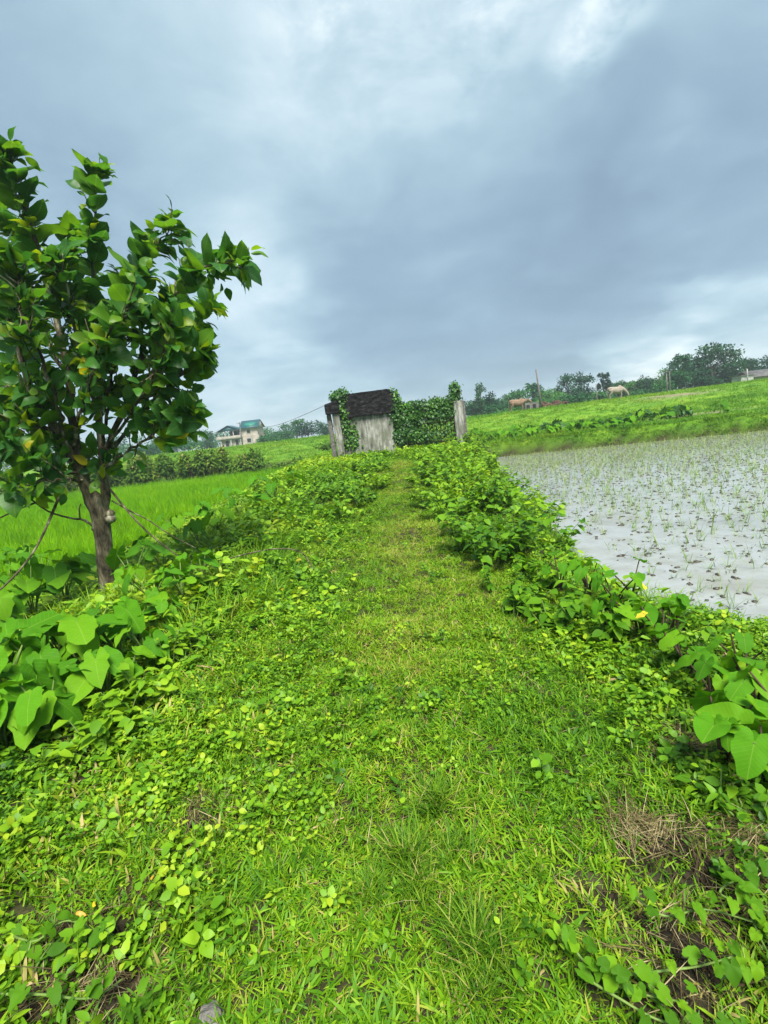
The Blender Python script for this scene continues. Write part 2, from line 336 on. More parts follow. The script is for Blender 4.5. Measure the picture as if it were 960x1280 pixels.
m_stone = noisy_mat('grey_stone', [(0.3, (0.07, 0.065, 0.055)), (0.55, (0.17, 0.16, 0.145)), (0.75, (0.30, 0.29, 0.27))], 14, 0.9, bump=0.8)

# ------------------------------------------------------------------ ground sheet
def axis(segs):
    out = [segs[0][0]]
    for a, b, st in segs:
        n = max(1, int(round((b - a) / st))); out += list(np.linspace(a, b, n + 1)[1:])
    return np.array(out)
gx = axis([(-420, -120, 30), (-120, -40, 8), (-40, -9, 1.0), (-9, 8, 0.14), (8, 40, 0.6), (40, 120, 8), (120, 420, 30)])
gy = axis([(-30, -4, 2), (-4, 0, 0.4), (0, 12, 0.12), (12, 30, 0.25), (30, 70, 0.8), (70, 160, 6), (160, 600, 40)])
GX, GY = np.meshgrid(gx, gy)
GZ = H(GX, GY)
P = np.stack([GX, GY, GZ], -1).reshape(-1, 3)
nx, ny = len(gx), len(gy)
i0 = (np.arange(ny - 1)[:, None] * nx + np.arange(nx - 1)[None]).ravel()
T = np.concatenate([np.stack([i0, i0 + 1, i0 + nx + 1], -1), np.stack([i0, i0 + nx + 1, i0 + nx], -1)])
xx, yy = P[:, 0], P[:, 1]
past = np.where(xx > 5, ss(-0.1, 0.5, yy - yfar(xx)), ss(20, 24, yy)) * ss(-0.28, -0.02, GZ.ravel())  # bare dark soil left on the bank face also paints its shadow band
mud = np.exp(-((xx - 22.5) / 2.6) ** 2 - ((yy - 36.5) / 1.6) ** 2) + 0.9 * np.exp(-((xx - 17.5) / 3.0) ** 2 - ((yy - 27.0) / 0.7) ** 2)
wet = np.zeros(len(P))
for (u, v, r_) in ((850, 1060, .12), (885, 1085, .12), (900, 1130, .10), (850, 1170, .10), (830, 1230, .10), (60, 780, .5), (590, 1245, .04)):
    q_ = gnd(u, v); wet = np.maximum(wet, 1.2 * np.exp(-((xx - q_[0]) ** 2 + (yy - q_[1]) ** 2) / (r_ * r_)))
wet = np.clip(wet, 0, 1)
m, t_ = new_mat('ground_soil')
pc = node(t_, 'ShaderNodeTexCoord').outputs['Object']
a, _ = noise(t_, pc, 1.1, 6, 0.6); b, _ = noise(t_, pc, 9, 6, 0.65); c_, _ = noise(t_, pc, 45, 4, 0.6)
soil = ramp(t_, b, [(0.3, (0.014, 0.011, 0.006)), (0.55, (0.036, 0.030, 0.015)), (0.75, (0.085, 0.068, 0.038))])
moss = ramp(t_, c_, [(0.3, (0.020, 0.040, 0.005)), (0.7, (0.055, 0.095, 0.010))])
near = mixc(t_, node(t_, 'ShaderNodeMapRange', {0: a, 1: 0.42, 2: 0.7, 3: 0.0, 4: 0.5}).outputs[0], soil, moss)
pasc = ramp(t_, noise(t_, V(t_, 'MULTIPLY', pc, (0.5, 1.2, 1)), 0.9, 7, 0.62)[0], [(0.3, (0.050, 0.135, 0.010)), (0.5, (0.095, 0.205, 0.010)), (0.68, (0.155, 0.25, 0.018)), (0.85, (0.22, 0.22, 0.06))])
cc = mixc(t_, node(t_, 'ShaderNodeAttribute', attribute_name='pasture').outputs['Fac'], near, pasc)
cc = mixc(t_, node(t_, 'ShaderNodeAttribute', attribute_name='wetmud').outputs['Fac'], cc, ramp(t_, b, [(0.35, (0.006, 0.006, 0.005)), (0.7, (0.030, 0.026, 0.019))]))
mudc = ramp(t_, noise(t_, pc, 3, 5)[0], [(0.3, (0.10, 0.085, 0.06)), (0.7, (0.26, 0.20, 0.145))])
mm = M(t_, 'MULTIPLY', node(t_, 'ShaderNodeAttribute', attribute_name='mud').outputs['Fac'], M(t_, 'MULTIPLY', noise(t_, pc, 1.3, 5)[0], 1.9), clamp=True)
cc = mixc(t_, mm, cc, mudc)
bp = node(t_, 'ShaderNodeBump', {'Strength': 0.6, 'Distance': 0.04, 'Height': b})
bs = node(t_, 'ShaderNodeBsdfPrincipled', {'Base Color': cc, 'Roughness': 0.95, 'Specular IOR Level': 0.15, 'Normal': bp.outputs[0]})
node(t_, 'ShaderNodeOutputMaterial', {0: bs.outputs[0]}); m_ground = m
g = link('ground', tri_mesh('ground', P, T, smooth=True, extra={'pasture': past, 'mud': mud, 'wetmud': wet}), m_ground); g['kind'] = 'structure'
g['label'] = 'grassy earth embankment and rising pasture'

# flooded paddy water
m, t_ = new_mat('muddy_water'); pc = node(t_, 'ShaderNodeTexCoord').outputs['Object']
r1, _ = noise(t_, V(t_, 'MULTIPLY', pc, (1, 2.2, 1)), 5, 3, 0.5); r2, _ = noise(t_, pc, 0.9, 5, 0.6, 0.4)
wc = ramp(t_, r2, [(0.32, (0.185, 0.195, 0.18)), (0.5, (0.26, 0.278, 0.272)), (0.62, (0.215, 0.222, 0.198)), (0.75, (0.17, 0.172, 0.145))])
bp = node(t_, 'ShaderNodeBump', {'Strength': 0.22, 'Distance': 0.02, 'Height': r1})
bs = node(t_, 'ShaderNodeBsdfPrincipled', {'Base Color': wc, 'Roughness': 0.04, 'IOR': 1.38, 'Specular IOR Level': 0.6, 'Normal': bp.outputs[0]})
node(t_, 'ShaderNodeOutputMaterial', {0: bs.outputs[0]}); m_water = m
wx = np.linspace(0.9, 75, 40); wy = np.linspace(-8, 25.6, 30); WXm, WYm = np.meshgrid(wx, wy)
i0 = (np.arange(29)[:, None] * 40 + np.arange(39)[None]).ravel()
w = link('water', tri_mesh('water', np.stack([WXm, WYm, np.full_like(WXm, WZ)], -1), np.concatenate([np.stack([i0, i0 + 1, i0 + 41], -1), np.stack([i0, i0 + 41, i0 + 40], -1)]), smooth=True), m_water)
w['kind'] = 'structure'; w['label'] = 'shallow muddy water of the flooded paddy'

# ------------------------------------------------------------------ geometry-nodes scatter for ground cover
def templ_coll(name, meshes, mat):
    c = bpy.data.collections.new(name)
    for i, me in enumerate(meshes):
        me.materials.append(mat); o = bpy.data.objects.new('%s_%02d' % (name, i), me); c.objects.link(o)
    return c
def gn_scatter(name, label, cat, pts, tint, scale, coll, tilt=0.15):
    n = len(pts); me = bpy.data.meshes.new(name)
    me.vertices.add(n); me.vertices.foreach_set('co', np.asarray(pts, np.float32).ravel())
    rot = np.stack([rng.normal(0, tilt, n), rng.normal(0, tilt, n), rng.uniform(0, 6.283, n)], -1)
    me.attributes.new('rot', 'FLOAT_VECTOR', 'POINT').data.foreach_set('vector', rot.astype(np.float32).ravel())
    me.attributes.new('scl', 'FLOAT', 'POINT').data.foreach_set('value', np.asarray(scale, np.float32))
    me.attributes.new('tint', 'FLOAT', 'POINT').data.foreach_set('value', np.asarray(tint, np.float32))
    me.attributes.new('idx', 'INT', 'POINT').data.foreach_set('value', rng.integers(0, len(coll.objects), n).astype(np.int32))
    o = link(name, me); tag(o, label, cat, kind='stuff')
    ng = bpy.data.node_groups.new(name, 'GeometryNodeTree')
    ng.interface.new_socket('Geometry', in_out='INPUT', socket_type='NodeSocketGeometry')
    ng.interface.new_socket('Geometry', in_out='OUTPUT', socket_type='NodeSocketGeometry')
    gi = ng.nodes.new('NodeGroupInput'); go = ng.nodes.new('NodeGroupOutput')
    def named(a, ty):
        q = ng.nodes.new('GeometryNodeInputNamedAttribute'); q.data_type = ty; q.inputs['Name'].default_value = a; return q.outputs['Attribute']
    ci = ng.nodes.new('GeometryNodeCollectionInfo'); ci.inputs['Collection'].default_value = coll
    ci.inputs['Separate Children'].default_value = True; ci.inputs['Reset Children'].default_value = True
    ip = ng.nodes.new('GeometryNodeInstanceOnPoints'); ip.inputs['Pick Instance'].default_value = True
    e2r = ng.nodes.new('FunctionNodeEulerToRotation')
    L = ng.links.new
    L(gi.outputs[0], ip.inputs['Points']); L(ci.outputs[0], ip.inputs['Instance']); L(named('idx', 'INT'), ip.inputs['Instance Index'])
    L(named('rot', 'FLOAT_VECTOR'), e2r.inputs[0]); L(e2r.outputs[0], ip.inputs['Rotation']); L(named('scl', 'FLOAT'), ip.inputs['Scale'])
    L(ip.outputs[0], go.inputs[0])
    mod = o.modifiers.new('scatter', 'NODES'); mod.node_group = ng
    return o
def sample(x0, x1, y0, y1, per_m2, dens=None, margin=260, wet=False):
    n = int((x1 - x0) * (y1 - y0) * per_m2)
    x = rng.uniform(x0, x1, n); y = rng.uniform(y0, y1, n); z = H(x, y)
    k = np.ones(n, bool)
    if dens is not None: k &= rng.uniform(0, 1, n) < dens(x, y)
    if not wet: k &= z > WZ - 0.03
    u, v, dd = proj(np.stack([x, y, z], -1))
    k &= (u > -margin) & (u < 960 + margin) & (v > 300) & (v < 1280 + margin * 1.3) & (dd > 0.1)
    return np.stack([x[k], y[k], z[k]], -1)

# templates
TL = {'ov': leaf_t(0.62, 0.14, 0.25), 'rd': leaf_t(0.72, 0.10, 0.15, 0.32, 0.70, 1.0, 0.85), 'ln': leaf_t(0.36, 0.12, 0.3)}
def leaf_h(w, fold, droop, wave):
    P_ = []; T_ = []
    for y, h in zip(np.linspace(0, 1, 7), w / 2 * np.array([.06, .72, 1.0, .98, .80, .46, 0.0])):
        z = -droop * y * y + wave * math.sin(y * 8); P_ += [[-h, y, z + fold * h], [0, y, z], [h, y, z + fold * h * .8]]
    for i in range(6):
        for o_ in (0, 1): a0 = i * 3 + o_; T_ += [[a0, a0 + 1, a0 + 4], [a0, a0 + 4, a0 + 3]]
    return np.array(P_), np.array(T_)
TL['h1'] = leaf_h(.55, .25, .3, .03); TL['h2'] = leaf_h(.72, .15, .2, -.03); TL['h3'] = leaf_h(.40, .3, .4, .02)
def sprig(r, L=(0.024, 0.042), h=(0.02, 0.06), kinds=('ov',), nl=(6, 12), spread=0.03):
    a = Acc(); n = r.integers(*nl)
    az = r.uniform(0, 6.283) + np.arange(n) * 2.4 + r.normal(0, .3, n)
    pit = r.uniform(-0.15, 0.75, n); hh = np.linspace(0.15, 1, n) * r.uniform(*h)
    d = np.stack([np.cos(az) * np.cos(pit), np.sin(az) * np.cos(pit), np.sin(pit)], -1)
    nn = np.array([0, 0, 1.0]) + r.normal(0, .3, (n, 3))
    c = np.array([r.normal(0, spread), r.normal(0, spread), 0])
    t = c[None] * np.linspace(0, 1, n)[:, None] + np.stack([0 * hh, 0 * hh, hh], -1) + d * 0.008
    a.add(*scatter(TL[kinds[r.integers(len(kinds))]], frames(d, nn), r.uniform(*L, n), t, r.uniform(0, 1, n)))
    P_, T_ = tube(np.array([[0, 0, -0.01], c * 0.5 + [0, 0, hh[-1] * 0.55], c + [0, 0, hh[-1]]]), [0.0022, 0.0018, 0.0012], 3, False)
    a.add(P_, T_, 0.4); return a.mesh('sprig')
tr = np.random.default_rng(21)
C_herb = templ_coll('herb_sprig', [sprig(tr, (0.017, 0.036), (0.015, 0.085), kinds=('ov', 'rd', 'ov', 'ln')) for _ in range(8)], m_herb)
C_clov = templ_coll('clover_sprig', [sprig(tr, (0.011, 0.021), (0.015, 0.065), ('rd', 'ov'), (7, 12), 0.03) for _ in range(6)], m_herb)
C_weed = templ_coll('weed_sprig', [sprig(tr, (0.055, 0.105), (0.08, 0.24), ('h1', 'h2', 'h3'), (7, 13), 0.05) for _ in range(8)], m_herb)
def tuft(r, n, L, W, lean, spread, curve=1.0):
    a = Acc(); a.add(*blades(n, L, W, lean, r, spread, curve)); return a.mesh('tuft')
C_short = templ_coll('short_tuft', [tuft(tr, tr.integers(8, 14), (0.03, 0.075), (0.005, 0.010), (0.2, 1.1), 0.018) for _ in range(8)], m_grass)
C_fine = templ_coll('fine_tuft', [tuft(tr, tr.integers(14, 24), (0.02, 0.05), (0.0022, 0.004), (0.1, 1.2), 0.025) for _ in range(8)], m_grass)
C_long = templ_coll('long_tuft', [tuft(tr, tr.integers(16, 30), (0.12, 0.30), (0.004, 0.008), (0.05, 0.6), 0.02, 1.2) for _ in range(6)], m_grass)
C_rice = templ_coll('rice_clump', [tuft(tr, tr.integers(20, 30), (0.30, 0.55), (0.007, 0.013), (0.02, 0.35), 0.05, 0.6) for _ in range(6)], m_rice)
C_past = templ_coll('pasture_tuft', [tuft(tr, tr.integers(20, 30), (0.05, 0.17), (0.008, 0.018), (0.1, 0.9), 0.10) for _ in range(6)], m_pasture)
C_straw = templ_coll('straw_tuft', [tuft(tr, tr.integers(8, 14), (0.06, 0.2), (0.002, 0.005), (0.8, 1.5), 0.03, 0.5) for _ in range(5)], m_straw)

# zones: s = signed distance from the trodden line
def zone(x, y): return x - xc(y)
def short_d(x, y):
    s = zone(x, y); e = 0.5 * (fbm(x * 1.1, y * 1.1, 31) - 0.5)
    return ss(-1.9, -0.9, s + e) * (1 - ss(1.15, 1.9, s + e)) * (1 - 0.9 * bald(x, y))
def bald(x, y):
    b_ = 0
    for (u, v, r) in BALD: b_ = np.maximum(b_, np.exp(-((x - u) ** 2 + (y - v) ** 2) / (r * r)))
    return b_
BALD = []
for (u, v, r) in ((815, 1060, 0.16), (880, 1080, 0.15), (930, 1130, 0.13), (850, 1200, 0.14), (770, 1130, 0.06), (600, 1240, 0.05), (85, 1180, 0.13), (180, 1130, 0.12), (60, 1250, 0.12), (150, 1230, 0.12),
                  (250, 1020, 0.10), (860, 930, 0.14), (840, 1250, 0.12)):
    p_ = gnd(u, v); BALD.append((p_[0], p_[1], r))
def path_tint(x, y):
    s = np.abs(zone(x, y) - 0.04); worn = (1 - ss(0.08, 0.42, s)) * ss(2.2, 4.5, y)
    return worn
pts = np.concatenate([sample(-2.2, 2.2, 0.6, 4, 760, short_d), sample(-2.2, 2.8, 4, 9, 300, short_d), sample(-2, 3, 9, 19, 110, short_d)])
tn = 0.44 + 0.75 * (fbm(pts[:, 0] * 1.6, pts[:, 1] * 1.6, 41) - 0.5) + 0.12 * path_tint(pts[:, 0], pts[:, 1]) + rng.normal(0, .09, len(pts)) + 0.09 * ss(1, 4, pts[:, 1])
tn = np.where(rng.uniform(0, 1, len(pts)) < 0.025 + 0.03 * path_tint(pts[:, 0], pts[:, 1]), 0.93, tn)
sc_ = rng.uniform(0.65, 1.2, len(pts)) * (1 - 0.45 * path_tint(pts[:, 0], pts[:, 1])) * (1 + 0.25 * ss(6, 14, pts[:, 1]))
tn = np.where(tn < .9, np.minimum(tn, .76), tn)
gn_scatter('path_grass', 'short bright grass carpeting the footpath', 'grass', pts, tn, sc_, C_short, 0.25)
pts = np.concatenate([sample(-1.8, 2.0, .7, 5, 520, short_d), sample(-2, 2.6, 5, 10, 420, short_d), sample(-2, 3, 10, 18.5, 220, short_d)])
tn = 0.54 + 0.7 * (fbm(pts[:, 0] * 1.2, pts[:, 1] * 1.2, 44) - 0.5) + 0.10 * path_tint(pts[:, 0], pts[:, 1]) + rng.normal(0, .1, len(pts))
tn = np.minimum(tn, .77)
gn_scatter('fine_turf', 'fine low turf on the trodden path', 'grass', pts, tn, rng.uniform(0.8, 1.5, len(pts)) * (1 + 0.4 * ss(6, 14, pts[:, 1])), C_fine, 0.25)
# herbs: left of the path and a little on the right, thin in the short grass
def herb_d(x, y):
    s = zone(x, y); e = 0.6 * (fbm(x * 0.9, y * 0.9, 51) - 0.5)
    left = 1 - ss(-1.15, -0.35, s + e); right = ss(0.85, 1.35, s + e)
    mid = 0.05 + 0.22 * (fbm(x * 2.2, y * 2.2, 55) > 0.62)
    return np.clip(np.maximum(np.maximum(left, right * 0.9), mid), 0, 1) * (1 - 0.93 * bald(x, y)) * (0.12 + 0.88 * ss(0.36, 0.56, fbm(x * 3.2, y * 3.2, 52, 4)))
pts = np.concatenate([sample(-3.4, 2.4, 0.6, 3.4, 800, herb_d), sample(-4.6, 3, 3.4, 7, 170, herb_d)])
tn = 0.52 + 1.0 * (fbm(pts[:, 0] * 1.4, pts[:, 1] * 1.4, 57) - 0.5) + rng.normal(0, .14, len(pts))
gn_scatter('ground_herbs', 'low broad-leaved herbs covering the path edges', 'weeds', pts, tn, rng.uniform(0.5, 1.15, len(pts)) * (0.7 + 0.8 * ss(0.4, 0.7, fbm(pts[:, 0] * 3.2, pts[:, 1] * 3.2, 52, 4))), C_herb, 0.35)
pts = np.concatenate([sample(-4.4, 2.6, 1.6, 5, 480, herb_d), sample(-5, 3.2, 5, 11, 260, herb_d)])
tn = 0.50 + 0.95 * (fbm(pts[:, 0] * 1.2, pts[:, 1] * 1.2, 58) - 0.5) + rng.normal(0, .10, len(pts))
gn_scatter('clover_cover', 'small round-leaved clover mat beside the path', 'weeds', pts, tn, rng.uniform(0.9, 1.8, len(pts)), C_clov, 0.3)
def mixed_d(x, y): return herb_zone(x, y) * (0.25 + 0.75 * (fbm(x * 2.1, y * 2.1, 53) > 0.46)) * (1 - 0.7 * bald(x, y))
def herb_zone(x, y): return np.maximum(1 - ss(-1.2, -0.5, zone(x, y)), 0.6 * ss(0.9, 1.3, zone(x, y)))
pts = np.concatenate([sample(-3.4, 2.6, 0.6, 4, 240, mixed_d), sample(-4.8, 3, 4, 8, 130, mixed_d)])
tn = 0.45 + 0.9 * (fbm(pts[:, 0] * 1.5, pts[:, 1] * 1.5, 59) - 0.5) + rng.normal(0, .12, len(pts)); tn = np.where(rng.uniform(0, 1, len(pts)) < .07, .95, tn)
gn_scatter('mixed_grass', 'coarse grass blades growing through the herbs', 'grass', pts, tn, rng.uniform(0.8, 2.0, len(pts)), C_short, 0.3)
# taller weeds on both shoulders, reaching to the gate
def weed_d(x, y):
    s = zone(x, y); e = 0.9 * (fbm(x * 0.7, y * 0.7, 61) - 0.5); yy_ = ss(6, 11, y)
    left = (1 - ss(-2.4 + 1.5 * yy_, -1.4 + 1.1 * yy_, s + e)) * ss(2.0, 4.5, y + np.clip(-2.0 - x, 0, 3)); right = ss(1.25 - 0.65 * yy_, 1.8 - 0.85 * yy_, s + e) * ss(3.0, 4.0, y)
    d = np.maximum(left, right) * (0.25 + 0.75 * (fbm(x * 1.1, y * 1.1, 63) > 0.44))
    return np.clip(d + ss(14.2, 16.0, y + e) * (np.abs(s + .2) < 4.5) * 0.9 - 0.6 * ((y > 10) & (np.abs(s + 0.05) < 0.38) & (y < 16)), 0, 1) * (y < 21)
pts = np.concatenate([sample(-6.3, 4, 2.5, 8, 85, weed_d), sample(-6.5, 5, 8, 21, 70, weed_d)])
tn = 0.61 + 0.85 * (fbm(pts[:, 0] * 0.8, pts[:, 1] * 0.8, 66) - 0.5) + rng.normal(0, .10, len(pts))
gn_scatter('shoulder_weeds', 'lush lime-green weeds crowding the embankment shoulders up to the gate', 'weeds', pts, tn, rng.uniform(0.6, 1.25, len(pts)), C_weed, 0.25)
def patch_d(x, y): return (fbm(x * 1.7, y * 1.7, 68) > 0.54) * (1 - ss(-0.9, -0.3, zone(x, y))) * (1 - bald(x, y)) + 0.15 * (1 - ss(-0.9, -0.3, zone(x, y))) + 0.8 * ss(0.95, 1.2, zone(x, y)) * (y < 3.2)
pts = np.concatenate([sample(-3.6, 2.2, 0.7, 3.2, 130, patch_d), sample(-5, 2.2, 2.6, 9, 95, patch_d)])
tn = 0.55 + 0.9 * (fbm(pts[:, 0] * 0.9, pts[:, 1] * 0.9, 69) - 0.5) + rng.normal(0, .12, len(pts))
gn_scatter('herb_patches', 'taller leafy herb patches rising out of the low cover', 'weeds', pts, tn, rng.uniform(0.26, 0.62, len(pts)) * (1 + 0.5 * ss(2.5, 6, pts[:, 1] - 0.5 * pts[:, 0])), C_weed, 0.3)
def longd(x, y):
    s = zone(x, y); return np.clip((1 - ss(-1.6, -0.8, s)) * (fbm(x * 0.55, y * 0.55, 71) > 0.47) * ss(3, 5, y) + 0.35 * (1 - ss(-1.9, -1.2, s)) * (fbm(x * 1.3, y * 1.3, 74) > 0.45) + 0.7 * ss(1.4, 2.2, s) * (fbm(x * 0.8, y * 0.8, 72) > 0.5) + 0.9 * np.exp(-((x + 3.0) / .8) ** 2 - ((y - 5.6) / .8) ** 2), 0, 1)
pts = np.concatenate([sample(-5.5, 3.4, 1.2, 8, 60, longd), sample(-5.8, 5, 8, 19, 28, longd)])
tn = 0.50 + 0.5 * (fbm(pts[:, 0], pts[:, 1], 73) - 0.5) + rng.normal(0, .08, len(pts))
gn_scatter('long_grass', 'long soft grass among the shoulder weeds', 'grass', pts, tn, rng.uniform(0.7, 1.4, len(pts)), C_long, 0.15)
# sparse dry stalks everywhere and thick in the worn spots
pts = np.concatenate([sample(-3.2, 2.2, 0.6, 7, 60, lambda x, y: 0.2 + 0.5 * (fbm(x * 2, y * 2, 77) > 0.58) + bald(x, y)), sample(-2.4, 2.0, 0.6, 3.5, 700, lambda x, y: bald(x, y) ** 1.5 * 0.55)])
pts[:, 2] += 0.006
gn_scatter('dry_stalks', 'scattered dry brown grass stalks on the worn patches', 'dry grass', pts, rng.uniform(0, 1, len(pts)), rng.uniform(0.5, 1.0, len(pts)), C_straw, 0.35)
# rice field on the left and pasture beyond
def rice_zone(x, y): return (x < -5.75 + 0.5 * (fbm(y * 0.6, y * 0, 81) - 0.5)) & (y < 31.8 + 0.04 * x)
pts = np.concatenate([sample(-16, -5.3, 4, 12, 34, rice_zone, wet=True), sample(-34, -5.3, 12, 32, 15, rice_zone, wet=True)])
tn = 0.5 + 0.6 * (fbm(pts[:, 0] * 0.35, pts[:, 1] * 0.35, 83) - 0.5) + rng.normal(0, .12, len(pts))
gn_scatter('rice_crop', 'dense bright green rice crop in the field beside the embankment', 'rice', pts, tn, rng.uniform(0.75, 1.15, len(pts)), C_rice, 0.08)
def past_d(x, y): return ((y > yfar(x) + 0.25) & (x > 3.5)) | ((y > 21) & (x > -6) & (x <= 3.5)) | (y > 33.5)
pts = np.concatenate([sample(5, 34, 18, 27, 45, lambda x, y: (np.abs(y - yfar(x) - 1.0) < 0.75)), sample(-22, 34, 19, 32, 22, past_d), sample(-30, 48, 32, 56, 7, past_d)])
pmud = np.exp(-((pts[:, 0] - 22.5) / 2.6) ** 2 - ((pts[:, 1] - 36.5) / 1.6) ** 2) + np.exp(-((pts[:, 0] - 17.5) / 3.0) ** 2 - ((pts[:, 1] - 27.0) / 0.7) ** 2)
pts = pts[rng.uniform(0, 1, len(pts)) > pmud * 1.1]
tn = 0.50 + 0.8 * (fbm(pts[:, 0] * 0.3, pts[:, 1] * 0.6, 86) - 0.5) + rng.normal(0, .10, len(pts))
gn_scatter('pasture_grass', 'short grazed grass on the rising pasture bank', 'grass', pts, tn, rng.uniform(0.7, 1.5, len(pts)) * (1 + 0.5 * ss(30, 45, pts[:, 1])), C_past, 0.15)

# ------------------------------------------------------------------ boundary wall with gate
GD = 18.0
def gz(x): return float(H(x, GD))
wall = thing('boundary_wall', 'short weathered white plaster wall with thick blackened concrete hood', 'wall', (0, 0, 0))
pa, pb = at(441, 560, GD), at(494, 556, GD); ztop = at(463, 519, GD)[2]; zhood = at(463, 489, GD)[2]
wx0, wx1 = pa[0] - 0.35, pb[0]; zb = gz((wx0 + wx1) / 2) - 0.3
cx_ = (wx0 + wx1) / 2
link('wall_panel', box_mesh('wall_panel', (wx1 - wx0, 0.22, ztop - zb + 0.1), 0.012, 0.004, 6, seed=3), m_plaster, wall, (cx_, GD, (ztop + zb) / 2 + 0.05))
hx0, hx1 = at(432, 505, GD)[0], at(491, 505, GD)[0]
bm = bmesh.new(); hh_ = zhood - ztop
prof = [(hx0, 0), (hx1 + 0.05, 0), (hx1 + 0.05, hh_ * 0.80), (hx1 - 0.16, hh_), (hx0, hh_ * 0.97)]
f_ = [bm.verts.new((x, -0.21, z)) for x, z in prof]; b_ = [bm.verts.new((x, 0.25, z)) for x, z in prof]
bm.faces.new(f_[::-1]); bm.faces.new(b_)
for i in range(5): bm.faces.new((f_[i], f_[(i + 1) % 5], b_[(i + 1) % 5], b_[i]))
bmesh.ops.recalc_face_normals(bm, faces=bm.faces[:])
bmesh.ops.bevel(bm, geom=bm.edges[:], offset=0.018, segments=2, affect='EDGES')
bmesh.ops.subdivide_edges(bm, edges=[e for e in bm.edges if e.calc_length() > 0.2], cuts=4, use_grid_fill=True)
rr = np.random.default_rng(5)
for v in bm.verts: v.co += Vector(rr.normal(0, 0.007, 3))
me = bpy.data.meshes.new('hood'); bm.to_mesh(me); bm.free()
hd = link('hood', me, m_black, wall, (0, GD - 0.02, ztop)); hd['label'] = 'black mould-stained concrete hood'

def pillar(label, u0, v0, u1, v1, wpx, D, kind):
    a_, b_ = at(u0, v0, D), at(u1, v1, D)       # bottom, top
    a_[2] = min(a_[2], float(H(a_[0], D))) - 0.25
    root = thing('gate_pillar', label, 'pillar', a_)
    d = b_ - a_; L = np.linalg.norm(d); px = D / F
    root.rotation_euler = Vector(d).to_track_quat('Z', 'Y').to_euler() if False else (0, math.atan2(d[0], d[2]), 0)
    if kind == 'pair':
        cap = 0.36
        link('post', box_mesh('post', (0.25, 0.20, L - cap), 0.015, 0.004, 4, seed=1), m_plaster, root, (0.075, -0.03, (L - cap) / 2))
        link('post', box_mesh('post', (0.15, 0.20, L - cap), 0.015, 0.004, 4, seed=2), m_stone, root, (-0.18, 0.06, (L - cap) / 2))
        bm = bmesh.new(); bmesh.ops.create_cube(bm, size=1)
        for v in bm.verts: v.co = Vector((v.co.x * 0.50, v.co.y * 0.42, v.co.z * cap + (0.10 if v.co.z > 0 and v.co.x > 0 else 0)))
        bmesh.ops.bevel(bm, geom=bm.edges[:], offset=0.02, segments=2, affect='EDGES')
        me = bpy.data.meshes.new('cap'); bm.to_mesh(me); bm.free()
        link('cap', me, m_black, root, (-0.02, 0.0, L - cap / 2 + 0.003))
    else:
        link('post', box_mesh('post', (wpx * px, 0.36, L), 0.02, 0.005, 5, seed=8), m_plaster, root, (0, 0, L / 2))
        link('shaded_side', box_mesh('shaded_side', (0.10, 0.26, L - 0.03), 0.012, 0.004, 5, seed=9), m_stone, root, (wpx * px / 2 + 0.053, 0.06, (L - 0.03) / 2))  # darker grey strip paints the shade on the pillar's right side
    return root
pillar('leaning twin-post gate pillar under a blackened concrete cap', 425, 568, 415, 505, 16, GD - 0.25, 'pair')
pillar('stained white concrete gate pillar standing at the open end of gate', 576, 550, 571, 501, 11, GD - 0.1, 'single')

gate = thing('iron_gate', 'rusty barred iron gate overgrown with creeper', 'gate', (0, 0, 0))
g0, g1 = at(494, 530, GD)[0], at(569, 525, GD)[0]; gt = at(530, 503, GD)[2]; gb = at(530, 552, GD)[2] - 0.05
for zz in (gb, gb + (gt - gb) * 0.48, gt - 0.05):
    link('rail', box_mesh('rail', (g1 - g0, 0.04, 0.05), 0.006), m_iron, gate, ((g0 + g1) / 2, GD, zz))
barm = box_mesh('bar', (0.028, 0.028, gt - gb - 0.02), 0.005)
for x in np.linspace(g0 + 0.04, g1 - 0.04, 17): link('bar', barm, m_iron, gate, (x, GD - 0.037, (gt + gb) / 2))

